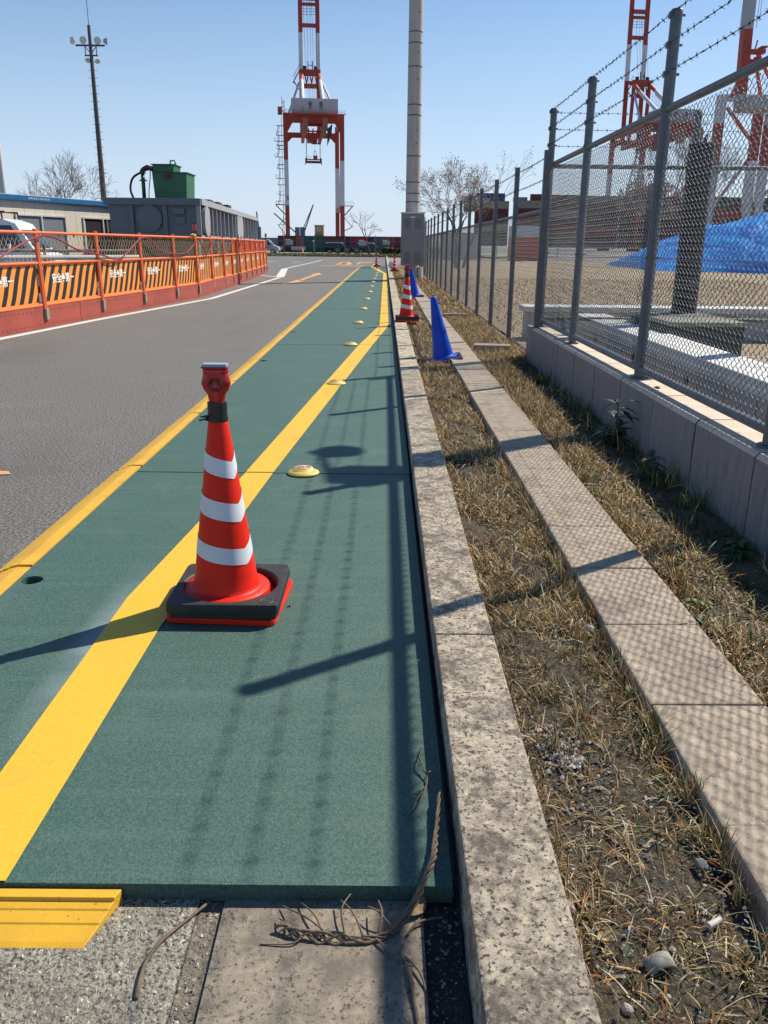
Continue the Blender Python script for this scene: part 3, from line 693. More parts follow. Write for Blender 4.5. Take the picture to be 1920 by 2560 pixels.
# blue tarpaulin heap
def heap():
    vv = []; ff = []; NX, NY = 150, 50
    for i in range(NX):
        for j in range(NY):
            u_ = i / (NX - 1); v_ = j / (NY - 1)
            x = 16.0 + 17 * u_ ; yb = 48 - 12.5 * u_
            y = yb + 15 * v_ * 1
            hx = min(1, max(0, (u_) / .35)) ** .5
            prof_ = sin(min(1, v_ * 2.2) * pi / 2) ** .8 if v_ < .5 else max(0, (1 - v_) / .5) ** .6
            h = (2.95 + .3 * u_) * hx * prof_ + (.10 * sin(27 * u_ + v_ * 7) + .16 * max(0, sin(41 * u_ - v_ * 16)) ** 3 - .12 * max(0, sin(23 * u_ + v_ * 11)) ** 4) * hx * prof_ ** .5 + random.uniform(-.05, .05) * prof_
            vv.append((x - 1.0 * (1 - v_), y, .04 + max(0, h)))
    for i in range(NX - 1):
        for j in range(NY - 1): a = i * NY + j; ff.append((a, a + 1, a + NY + 1, a + NY))
    g = MB(); g.add(vv, ff, 0, True); return g
single('tarpaulin_heap', heap(), mat('blue tarpaulin', (.015, .36, .95), (.010, .20, .80), 1.3, .42, c3=(.05, .45, .95), s3=3.5, a3=.55, w3=.1, bump=1, bscale=2.2, spec=.25, stretch=(1, .5, 1.5), lo=.42, hi=.6, bdist=.12), 'long heap under bright blue tarpaulin on the dry lawn', 'tarpaulin heap', (22, 38, 0))

# boards lying by the low fence
bd = mat('weathered board', (.38, .33, .26), (.28, .24, .19), 12, .9, stretch=(1, 8, 1), bump=.3)
g = MB(); g.box((1.27, 9.85, .12), (.42, .20, .05), R(-8)); single('concrete_board', g, bd, 'short flat board lying in the grass nearest the wall end', 'board', (1.27, 9.85, .1), 'flat boards lying in the grass', .006)
g = MB(); g.box((1.22, 14.6, .11), (.40, .22, .05), R(4)); single('concrete_board', g, bd, 'farther flat board lying in the grass beside the low fence', 'board', (1.22, 14.6, .1), 'flat boards lying in the grass', .006)

# ================================================================== utility pole and cabinet
PX_, PY_ = 1.0, 31.5
up = thing('utility_pole', 'tall round concrete pole with dark bands, rising behind the grey cabinet', 'utility pole', (PX_, PY_, 0))
g = MB(); g.cyl((PX_, PY_, -.1), (PX_ - .03, PY_, 13.5), .262, .222, n=32)
part('shaft', g, mat('pole concrete', (.46, .43, .40), (.36, .34, .315), 3, .85, stretch=(6, 6, .5), c3=(.24, .22, .2), s3=7, a3=.62, w3=.15), up)
for z in (8.05, 7.72, 5.83, 5.50, 4.20, 3.35, 2.98 + .0, 7.0, 2.75 - .05):
    g = MB(); rr = .262 - .04 * z / 13.5 + .004; g.cyl((PX_ - .002 * z, PY_, z), (PX_ - .002 * z, PY_, z + .03), rr, n=28); part('band', g, darksteel, up)
g = MB()
for z in (8.6, 7.4, 6.6, 5.0, 4.6, 3.6): g.cyl((PX_ + .08, PY_ - .24, z), (PX_ + .08, PY_ - .30, z + .03), .012, n=6)
part('step_bolts', g, darksteel, up)
g = MB(); g.cyl((PX_ + .31, PY_ - .14, 0), (PX_ + .31, PY_ - .14, .5), .09, n=16); part('sunlit_side', g, white, up)  # added white cylinder imitating the sunlit side of the shaft
cab = thing('electrical_cabinet', 'grey metal cabinet with louvres fixed to the utility pole', 'electrical cabinet', (1.0, 30.9, .56))
greyp = mat('cabinet grey', (.235, .235, .235), (.205, .205, .205), 2, .5, bump=.03)
g = MB(); g.b2(.585, 1.385, 30.66, 31.22, .56, 2.30); part('box', g, greyp, cab, .01)
g = MB(); g.b2(.565, 1.405, 30.64, 31.24, 2.30, 2.345); part('roof', g, mat('cabinet roof', (.6, .6, .6), rough=.5), cab, .008)
g = MB(); g.b2(.615, 1.355, 30.645, 30.66, .62, 2.25); part('door', g, greyp, cab, .004)
for cx_ in (.80, 1.16):
    for base_ in (1.80, .66):
        for k in range(8):
            g = MB(); g.add([(cx_ - .11, 30.645, base_ + k * .045), (cx_ + .11, 30.645, base_ + k * .045), (cx_ + .11, 30.625, base_ + k * .045 + .006), (cx_ - .11, 30.625, base_ + k * .045 + .006), (cx_ + .11, 30.645, base_ + k * .045 + .026), (cx_ - .11, 30.645, base_ + k * .045 + .026)], [(3, 2, 4, 5), (0, 1, 2, 3)])
            part('louvre', g, greyp, cab)
g = MB(); g.b2(.90, 1.06, 30.638, 30.645, 2.16, 2.20); part('name_plate', g, white, cab)
g = MB(); g.box((1.42, 30.9, 1.35), (.02, .4, 1.7)); part('side_strip', g, white, cab)

# ================================================================== SITE BARRIER on the left
orange = mat('scaffold orange', (.78, .17, .045), (.72, .14, .035), 12, .5)
beamred = mat('red oxide beam', (.37, .065, .04), (.28, .05, .03), 1.5, .75, c3=(.21, .05, .035), s3=5, a3=.57, w3=.12, bump=.1)
BP = [(7.5, -5.62), (11.57, -5.235), (14.0, -4.99), (20.4, -4.40), (22.8, -4.525), (27.4, -4.64), (33.9, -5.01), (39.1, -5.31)]
def bx(y):
    for (ya, xa), (yb, xb) in zip(BP, BP[1:]):
        if ya <= y <= yb: return xa + (xb - xa) * (y - ya) / (yb - ya)
    return BP[-1][1] if y > BP[-1][0] else BP[0][1] - (BP[0][0] - y) * .095
bl = ['nearest the camera, cut by the left edge', 'second from the left, under five striped panels', 'in the middle, just past the bend', 'with the dark bracket shadows, second from the far end', 'at the far end of the barrier']
by = [7.6, 14.0, 20.35, 27.4, 33.3, 39.1]
for k in range(5):
    ya, yb = by[k], by[k + 1] - .015; xa, xb = bx(ya), bx(yb); t = thing('steel_beam', 'rust red steel beam %s' % bl[k], 'steel beam', ((xa + xb) / 2, (ya + yb) / 2, 0), 'red steel beams carrying the barrier')
    g = MB(); d = Vector((xb - xa, yb - ya, 0)).normalized(); nn = Vector((d.y, -d.x, 0))
    a = Vector((xa, ya, 0)); b_ = Vector((xb, yb, 0))
    for z0, z1, w_, off in ((.0, .014, .30, -.15), (.296, .31, .30, -.15), (.014, .296, .012, -.006)):
        g.add([a + nn * (off - w_ / 2) + Vector((0, 0, z0)), a + nn * (off + w_ / 2) + Vector((0, 0, z0)), b_ + nn * (off + w_ / 2) + Vector((0, 0, z0)), b_ + nn * (off - w_ / 2) + Vector((0, 0, z0)),
               a + nn * (off - w_ / 2) + Vector((0, 0, z1)), a + nn * (off + w_ / 2) + Vector((0, 0, z1)), b_ + nn * (off + w_ / 2) + Vector((0, 0, z1)), b_ + nn * (off - w_ / 2) + Vector((0, 0, z1))],
              [(0, 3, 2, 1), (4, 5, 6, 7), (0, 1, 5, 4), (1, 2, 6, 5), (2, 3, 7, 6), (3, 0, 4, 7)])
    part('profile', g, beamred, t)
    g = MB(); L = (b_ - a).length; m_ = int(L / .12)
    for i in range(m_):
        for z in (.255, .055):
            p = a + d * (.06 + i * (L - .1) / m_) + nn * .002 + Vector((0, 0, z))
            g.cyl(p, p + nn * .001, .011, n=6)
    o = part('bolt_holes', g, darksteel, t); o['kind'] = 'stuff'
# barrier fence
def stripes():
    m = bpy.data.materials.new('warning stripes'); m.use_nodes = True; n = m.node_tree.nodes; l = m.node_tree.links; b = n['Principled BSDF']
    tc = n.new('ShaderNodeTexCoord'); sp = n.new('ShaderNodeSeparateXYZ'); l.new(tc.outputs['Object'], sp.inputs[0])
    def mth(op, a, c):
        k = n.new('ShaderNodeMath'); k.operation = op
        for i, q in enumerate((a, c)):
            if isinstance(q, (int, float)): k.inputs[i].default_value = q
            elif q is not None: l.new(q, k.inputs[i])
        return k.outputs[0]
    sl = mth('MULTIPLY', sp.outputs['Z'], -.60); wv = mth('MULTIPLY', mth('SINE', mth('MULTIPLY', sp.outputs['Z'], 9.), None), .016)
    x = mth('ADD', mth('ADD', sp.outputs['Y'], sl), wv)
    fr = mth('FRACT', mth('DIVIDE', x, .238), None); st = mth('LESS_THAN', fr, .5)
    # keep an orange border
    inb = mth('MULTIPLY', mth('LESS_THAN', mth('ABSOLUTE', sp.outputs['Z'], None), .262), mth('LESS_THAN', mth('ABSOLUTE', sp.outputs['Y'], None), .90))
    k = n.new('ShaderNodeMix'); k.data_type = 'RGBA'; l.new(mth('MULTIPLY', st, inb), k.inputs['Factor']); k.inputs[6].default_value = (.80, .27, .035, 1); k.inputs[7].default_value = (.012, .010, .010, 1)
    l.new(k.outputs[2], b.inputs['Base Color']); b.inputs['Roughness'].default_value = .45; return m
strm = stripes()
ltr = text_mesh('safety_lettering', '安全✚第一', .155, mat('lettering white', (.82, .82, .8), rough=.5), .0025)
ltr.transform(Matrix.Rotation(R(90), 4, 'X')); ltr.transform(Matrix.Rotation(R(90), 4, 'Z'))   # faces +x, reads along +y
sf = thing('safety_barrier', 'orange barrier of tiger striped panels and diamond mesh along the left of the road', 'safety barrier', (-4.9, 20, 0))
PYs = [8.9, 10.85, 12.82, 14.87, 16.85, 18.78, 20.36, 22.70, 24.75, 26.35, 28.1, 30.0, 32.0, 33.9, 35.9, 37.6, 39.05]
pan = MB(); pan.box((0, 0, 0), (.022, 1.84, .57)); panm = pan.mesh('striped_panel', [strm])
rustm = mat('diamond mesh wire', (.50, .40, .25), rough=.6)
def dmesh(L, H, dx=.115, hz=.155, r_=.0022):
    b = MB(); n = int(L / dx) + 2
    for s_ in (1, -1):
        for i in range(-6, n):
            # one wire from bottom to top slanting
            y0 = i * dx; pts = []
            sl = dx / hz
            za, zb = 0, H; ya = y0 if s_ > 0 else y0 + sl * H; yb = y0 + sl * H if s_ > 0 else y0
            lo_, hi_ = min(ya, yb), max(ya, yb)
            if hi_ < 0 or lo_ > L: continue
            def cl(y, z, y2, z2):
                if y < 0: tt = (0 - y) / (y2 - y); return 0, z + (z2 - z) * tt
                if y > L: tt = (L - y) / (y2 - y); return L, z + (z2 - z) * tt
                return y, z
            A_ = cl(ya, za, yb, zb); B_ = cl(yb, zb, ya, za)
            b.bar((0.002 * s_, A_[0], A_[1]), (.002 * s_, B_[0], B_[1]), r_ * 2)
    return b.mesh('diamond_mesh', [rustm])
dm = dmesh(1.85, .385); dmo = dmesh(1.85, .385, .06, .075, .0035); dmo.materials.clear(); dmo.materials.append(orange)
for i in range(len(PYs)):
    y = PYs[i]; x = bx(y)
    for dy in (-.03, .03):
        g = MB(); g.cyl((x + .01, y + dy, .12), (x + .01 - .03, y + dy, 1.42), .0245, n=10); part('post', g, orange, sf)
    g = MB(); g.box((x + .015, y, .20), (.055, .11, .16)); part('clamp', g, mat('galvanised clamp', (.25, .25, .2), (.2, .2, .14), 20, .6), sf, .004)
    if i + 1 < len(PYs):
        y2 = PYs[i + 1]; x2 = bx(y2 - .0001); mid = ((x + x2) / 2 - .045, (y + y2) / 2); L = sqrt((y2 - y) ** 2 + (x2 - x) ** 2); a = -atan2(x2 - x, y2 - y)
        for z in (.33, .935, 1.365):
            g = MB(); g.cyl((x - .012, y, z), (x2 - .012, y2, z), .0225, n=8); part('rail', g, orange, sf)
        g = MB()
        for k in range(4): g.box((x + (x2 - x) * (k + .5) / 4 - .035, y + (y2 - y) * (k + .5) / 4, .90), (.03, .03, .05)); g.box((x + (x2 - x) * (k + .5) / 4 - .035, y + (y2 - y) * (k + .5) / 4, 1.34), (.03, .03, .04))
        part('clips', g, orange, sf)['kind'] = 'stuff'
        o = put('striped_panel', panm, sf, (mid[0] + 4.9, mid[1] - 20, .635), a); o.scale.y = (L - .12) / 1.84
        q = put('safety_lettering', ltr, o, (.0135, -.12 if i % 2 else -.25, .06)); q.scale.y = 1.84 / (L - .12)
        q = put('diamond_mesh', dm, sf, (x - .04 + 4.9, y + .05 - 20, .955), a); q.scale.y = (L - .1) / 1.85
        if y > 25: q.data = dmo
# hanging red hose
g = MB(); pts = []
for i in range(3, 6):
    pass
hang = [(9.2, 1.28), (10.3, 1.0), (11.2, .93), (12.84, 1.32), (14.0, 1.12), (14.9, 1.03), (15.7, .97), (16.88, 1.34), (17.7, 1.12), (18.5, 1.03), (19.4, 1.04), (20.0, 1.22)]
hang2 = [(20.38, 1.35), (20.9, 1.2), (21.4, .99), (22.0, 1.05), (22.75, 1.32), (23.5, 1.1), (24.5, .99), (25.5, 1.2), (26.35, 1.32), (27.1, 1.02), (28.1, 1.32), (29.0, 1.05), (29.6, 1.0), (30.0, 1.32), (31.2, 1.02), (32, 1.32), (33.2, 1.02), (33.9, 1.32), (35.2, 1.0), (35.9, 1.32), (37, 1.02), (37.6, 1.35), (38.8, 1.0)]
def smooth(P, n=8):
    out = []
    for i in range(len(P) - 1):
        p0 = P[max(i - 1, 0)]; p1 = P[i]; p2 = P[i + 1]; p3 = P[min(i + 2, len(P) - 1)]
        for k in range(n):
            t = k / n; out.append(tuple(.5 * (2 * b + (c - a) * t + (2 * a - 5 * b + 4 * c - d_) * t * t + (-a + 3 * b - 3 * c + d_) * t ** 3) for a, b, c, d_ in zip(p0, p1, p2, p3)))
    return out + [P[-1]]
hosem = mat('red rope hose', (.28, .018, .03), (.22, .014, .025), 20, .35)
for H_, lab in ((hang, 'dark red hose draped in swags over the near striped panels'), (hang2, 'dark red hose draped in tight swags over the far panels')):
    P = smooth([(y, z) for y, z in H_]); g = MB(); g.tube([(bx(y) + .055, y, z) for y, z in P], .014, 8)
    single('hose', g, hosem, lab, 'hose', (bx(P[0][0]), P[0][0], 1.0), 'red hoses draped on the barrier')
for y, lab in ((20.3, 'dark red warning lamp on the bend of the orange barrier'), (38.9, 'dark red warning lamp at the far end of the orange barrier')):
    x = bx(y); g = MB(); g.cyl((x, y, 1.38), (x, y, 1.50), .03, n=12, m=1); g.cyl((x, y, 1.52), (x, y, 1.66), .045, n=14); g.box((x, y, 1.67), (.1, .06, .02), 0, 1)
    single('warning_lamp', g, [lampred, black], lab, 'warning lamp', (x, y, 1.4), 'warning lamps on the barrier')
g = MB(); g.box((bx(20.2), 20.15, 1.42), (.1, .16, .05)); g.tube([(bx(20.2), 20.1, 1.42), (bx(20.2) + .05, 19.95, 1.44), (bx(20.2) + .02, 19.8, 1.42)], .012, 5)
single('yellow_tape', g, mat('yellow tape', (.75, .5, .03), rough=.5), 'twist of yellow tape tied at the bend of the barrier', 'tape', (bx(20.2), 20.1, 1.4))

# pipes and stakes behind the barrier
g = MB(); g.cyl((-9.5, 15.6, .92), (-5.6, 19.8, .92), .055, n=10); g2 = MB(); g2.cyl((-9.5, 15.8, 1.06), (-5.7, 19.9, 1.06), .035, n=8)
t = thing('pipe_rail', 'grey pipe rail on stakes behind the orange barrier', 'pipe rail', (-7, 17.5, 0)); part('pipe', g, mat('grey pipe', (.5, .5, .48), rough=.5), t); part('pipe', g2, mat('dark pipe', (.1, .09, .09), rough=.6), t)
for k in range(6):
    f_ = k / 5; x = -9.3 + 3.6 * f_; y = 15.9 + 3.9 * f_
    g = MB(); g.box((x, y, .6), (.05, .05, 1.2)); part('stake', g, mat('stake', (.16, .11, .06), (.22, .18, .05), 5, .8), t)
g = MB(); g.lathe([(.30, 0), (.30, .2), (.26, .25), (.26, .5), (.30, .55), (.30, .75), (.24, .82), (0, .84)], n=20, mf=lambda i: 1 if i in (1, 2, 3) else 0)
single('drum', g, [mat('drum orange', (.75, .25, .05), rough=.5), mat('drum cream', (.75, .6, .4), rough=.5)], 'orange and cream plastic drum at the far left behind the barrier', 'drum', (0, 0, 0)).location = (-7.15, 15.1, .35)

# ================================================================== PREFAB OFFICE
ux = Vector((.357, .934, 0)); un = Vector((.934, -.357, 0))     # along facade, outward normal
O = Vector((-12.57, 28.9, 0))
pf = thing('prefab_office', 'long cream prefab office with a blue roof edge behind the white van', 'prefab office', tuple(O))
def fq(a0, a1, z0, z1, d0, d1):
    P = [O + ux * a + un * d + Vector((0, 0, z)) for z in (z0, z1) for a, d in ((a0, d1), (a1, d1), (a1, d0), (a0, d0))]
    return P, [(0, 3, 2, 1), (4, 5, 6, 7), (0, 1, 5, 4), (1, 2, 6, 5), (2, 3, 7, 6), (3, 0, 4, 7)]
FL = 6.6
cream = mat('cream panel', (.68, .61, .50), (.63, .565, .465), 2, .6)
for nm, args, m in (('body', (-4, FL, 0, 2.52, -5, -.03), mat('panel joint', (.12, .11, .1), rough=.8)),
                    ('roof_edge', (-4.2, FL + .2, 2.55, 2.71, -5.2, .14), mat('roof blue', (.012, .13, .30), (.01, .11, .27), 3, .4)),
                    ('roof_deck', (-4.1, FL + .1, 2.71, 2.73, -5.1, .10), mat('roof deck', (.5, .55, .6), rough=.5)),
                    ('eave', (-4.1, FL + .15, 2.52, 2.55, -5.1, .10), mat('eave grey', (.3, .29, .28), rough=.6))):
    g = MB(); g.add(*fq(*args)); part(nm, g, m, pf)
win = [(.54, 2.95), (3.85, 6.1)]
k = -4.0; j = 0
while k < FL - .01:
    a0, a1 = k + .006, min(k + .494, FL); mid_ = (a0 + a1) / 2; z0 = 0
    inw = [w_ for w_ in win if w_[0] < mid_ < w_[1]]
    g = MB()
    if inw: g.add(*fq(a0, a1, 2.12, 2.52, -.03, .0)); 
    else: g.add(*fq(a0, a1, 0, 2.52, -.03, .0))
    part('wall_panel', g, cream, pf); k += .5
wf = mat('window frame', (.55, .55, .53), rough=.4)
for (a0, a1), kind in zip(win, (0, 1)):
    g = MB(); t_ = .05
    for q in ((a0, a1, 2.07, 2.12), (a0, a0 + t_, .75 if kind == 0 else .1, 2.07), (a1 - t_, a1, .75 if kind == 0 else .1, 2.07), ((a0 + a1) / 2 - .03, (a0 + a1) / 2 + .03, .1, 2.07)): g.add(*fq(*q, -.02, .045))
    o = part('window' if kind == 0 else 'doorway', g, wf, pf)
    g = MB(); g.add(*fq(a0 + t_, a1 - t_, .1, 2.06, -.025, -.005)); part('pane', g, mat('grey shutter', (.20, .22, .25), rough=.35) if kind == 0 else mat('dark room', (.02, .016, .018), rough=.5), o)
    if kind == 1:
        for c in (a1 - .9, a1 - .6, a1 - .3):
            g = MB(); g.add(*fq(c, c + .06, .1, 2.05, .0, .03)); part('mullion', g, mat('mullion grey', (.22, .23, .25), rough=.4), o)
tm = text_mesh('fascia_lettering', 'MATSUZAKA UNIT HOUSE', .085, mat('fascia letters', (.45, .55, .62), rough=.5), .002)
tm.transform(Matrix.Rotation(R(90), 4, 'X')); o = put('fascia_lettering', tm, pf, tuple(ux * 1.6 + un * .144 + Vector((0, 0, 2.63))), atan2(ux.y, ux.x))

# ================================================================== STEEL TANK
tgrey = mat('tank grey', (.13, .148, .178), (.115, .13, .16), .8, .5); tlight = mat('tank grey light', (.40, .40, .41), (.36, .36, .37), 1, .55, c3=(.45, .45, .45), s3=9, a3=.6)
tA = Vector((-6.38, 30.0, 0)); tZ0, tZ1 = 1.47, 2.685
tk = thing('steel_tank', 'long grey ribbed steel tank raised behind the orange barrier', 'steel tank', (-8.5, 30, 1.5))
lx = Vector((-.052, .998, 0)); Ltk = 20.6        # long side direction
def tq(g, a0, a1, s0, s1, z0, z1, m=0):            # a: across (0 at right corner, to left), s: along
    P = []
    for z in (z0, z1):
        for a, s_ in ((a0, s0), (a1, s0), (a1, s1), (a0, s1)):
            p = tA + Vector((-a * .835, 0, 0)) + lx * s_; P.append((p.x, p.y, z))
    g.add(P, [(0, 3, 2, 1), (4, 5, 6, 7), (0, 1, 5, 4), (1, 2, 6, 5), (2, 3, 7, 6), (3, 0, 4, 7)], m)
g = MB(); tq(g, .06, 3.62, .06, Ltk, tZ0, tZ1 - .02); part('shell', g, [tgrey], tk)
g = MB(); tq(g, -.14, 3.80, -.10, .10, tZ1 - .22, tZ1); tq(g, 3.60, 3.80, .1, Ltk, tZ1 - .22, tZ1); tq(g, 0, 3.6, Ltk, Ltk + .1, tZ1 - .2, tZ1)
part('top_rim', g, [tgrey], tk, .01)
g = MB(); tq(g, -.18, .12, .102, Ltk, tZ1 - .2, tZ1 + .002); part('top_rim', g, [mat('tank side sunlit grey', (.34, .34, .35), (.30, .30, .32), 1, .55)], tk, .01)  # long side in paler grey, its sunlight painted into the colour
ts = MATS['tank side sunlit grey']
for s_ in [.0, 2.05, 2.9, 3.95, 5.0, 6.2, 7.5, 8.9, 10.0, 12.7, 13.9, 15.4, 16.8, 18.3, 19.6, 20.5]:
    g = MB(); tq(g, -.12, .06, s_, s_ + .09, tZ0 - .25, tZ1 - .2); part('rib', g, [ts], tk)
g = MB(); tq(g, -.10, .06, 0, Ltk, tZ0 - .03, tZ0 + .03); part('bottom_flange', g, [ts], tk)
for a0 in (1.25, 2.62):
    g = MB(); tq(g, a0, a0 + .17, -.04, .06, tZ0, tZ1 - .2); part('front_rib', g, [tgrey], tk)
c0 = tA + Vector((-1.66, -.0, 0))
g = MB(); g.cyl((c0.x, c0.y + .06, 2.03), (c0.x, c0.y - .05, 2.03), .44, n=40)
for k in range(16): a = 2 * pi * k / 16; g.cyl((c0.x + .40 * cos(a), c0.y - .05, 2.03 + .40 * sin(a)), (c0.x + .40 * cos(a), c0.y - .07, 2.03 + .40 * sin(a)), .018, n=6)
part('round_cover', g, [mat('cover grey', (.125, .14, .165), rough=.5)], tk)
g = MB(); g.box((tA.x - .62, tA.y - .03, 2.27), (.36, .16, .2)); g.box((tA.x - .62, tA.y + .03, 1.98), (.36, .05, .24)); part('vent_box', g, [tgrey], tk, .015)
for s_ in (1.15, 10.9, 12.0):
    p = tA + lx * s_ + Vector((.16, 0, 0)); vs = []; N = 24
    for dx in (-.12, .0):
        for k in range(N): a = 2 * pi * k / N; vs.append((p.x + dx, p.y + .62 * cos(a) * .75, 1.97 + .48 * sin(a) + (.05 if sin(a) > 0 else -.03)))
    g = MB(); g.add(vs, [tuple(range(N)), tuple(range(N, 2 * N))] + [(i, (i + 1) % N, N + (i + 1) % N, N + i) for i in range(N)]); part('hatch', g, [ts], tk)
g = MB(); tq(g, .3, 3.4, .3, Ltk, tZ0 - .12, tZ0 - .0); part('under_shade', g, [mat('shade red brown', (.14, .035, .03), rough=.8)], tk)  # dark red-brown slab standing for the shadow below the tank
for s_ in np.arange(.4, 20, 2.4):
    g = MB(); tq(g, .1, 3.5, s_, s_ + .4, 0, tZ0 - .12); part('support', g, [mat('timber support', (.20, .16, .11), (.13, .1, .07), 3, .9)], tk)
g = MB()
for a0, s_ in ((.4, 5.2), (.3, 7.2), (.8, 8.4), (.2, 9.8)):
    tq(g, a0, a0 + 1.2, s_, s_ + 1.1, tZ1 + .12, tZ1 + .22); tq(g, a0 + .1, a0 + .16, s_ + .1, s_ + .16, tZ1, tZ1 + .12); tq(g, a0 + 1, a0 + 1.06, s_ + .9, s_ + .96, tZ1, tZ1 + .12)
part('roof_plates', g, [mat('brown plates', (.05, .035, .03), rough=.8)], tk)
# green machine
gm = mat('machine green', (.026, .13, .056), (.022, .115, .05), 1.5, .5, c3=(.05, .06, .03), s3=6, a3=.66, w3=.1)
gt = thing('pump_unit', 'green steel pump hopper with a curved black hose on top of the tank', 'pump unit', (-7.9, 31, tZ1))
gx = -7.42; gy = 31.4; zt = tZ1
g = MB()
def hop(x0, x1, z0, z1, y0, y1, tl=0, tr_=0):
    g.add([(x0, y0, z0), (x1, y0, z0), (x1, y1, z0), (x0, y1, z0), (x0 - tl, y0, z1), (x1 + tr_, y0, z1), (x1 + tr_, y1, z1), (x0 - tl, y1, z1)], [(0, 3, 2, 1), (4, 5, 6, 7), (0, 1, 5, 4), (1, 2, 6, 5), (2, 3, 7, 6), (3, 0, 4, 7)])
hop(gx - .62, gx + .60, zt, zt + .98, 30.9, 32.2, .06, .05); part('hopper', g, gm, gt, .01)
g = MB(); hop(gx - .60, gx + .12, zt + .99, zt + 1.27, 31.0, 32.0, .08, .04); part('upper_box', g, gm, gt, .01)
g = MB(); g.b2(gx - .66, gx + .70, 30.84, 32.26, zt + .975, zt + 1.0); g.b2(gx - .72, gx + .20, 30.95, 32.05, zt + 1.27, zt + 1.30); part('lid', g, mat('dark green lid', (.02, .05, .03), rough=.6), gt)
g = MB(); g.tube([(gx + .0, 31.1, zt + 1.28), (gx + .0, 31.1, zt + 1.42), (gx + .18, 31.1, zt + 1.44), (gx + .2, 31.1, zt + 1.3)], .035, 8); part('handle', g, mat('bright green', (.12, .42, .22), rough=.4), gt)
g = MB(); g.cyl((gx - .1, 30.9, zt + .86), (gx - .1, 30.80, zt + .86), .12, n=20); part('port', g, mat('port brown', (.10, .035, .025), rough=.7), gt)
g = MB(); g.tube([(gx - 1.16, 31.3, zt), (gx - 1.16, 31.3, zt + 1.0)], .075, 12); g.cyl((gx - 1.16, 31.3, zt + .70), (gx - 1.16, 31.3, zt + .74), .15, n=14); g.cyl((gx - 1.16, 31.3, zt + .98), (gx - 1.16, 31.3, zt + 1.02), .13, n=14)
g.tube([(gx - .95, 31.3, zt + 1.20), (gx - .58, 31.3, zt + 1.16)], .07, 12); part('pipe', g, gm, gt)
g = MB(); g.tube(smooth([(gx - 1.2, 31.3, zt + .98), (gx - 1.14, 31.3, zt + 1.1), (gx - .98, 31.3, zt + 1.2), (gx - .9, 31.3, zt + 1.2)]), .085, 10); part('elbow', g, mat('elbow brown', (.09, .02, .02), rough=.6), gt)
g = MB(); g.tube(smooth([(gx - 1.5, 31.25, zt - .1), (gx - 1.66, 31.25, zt + .35), (gx - 1.55, 31.25, zt + .78), (gx - 1.22, 31.25, zt + 1.0), (gx - .9, 31.25, zt + 1.12), (gx - .66, 31.2, zt + 1.03)]), .042, 10); part('hose', g, black, gt)
g = MB(); g.tube(smooth([(gx - .82, 31.2, zt + 1.12), (gx - .85, 31.2, zt + .8), (gx - .92, 31.2, zt + .4), (gx - .95, 31.2, zt)]), .018, 6); part('cable', g, mat('brown cable', (.2, .07, .08), rough=.6), gt)

gt.scale = (.9, 1, .89)
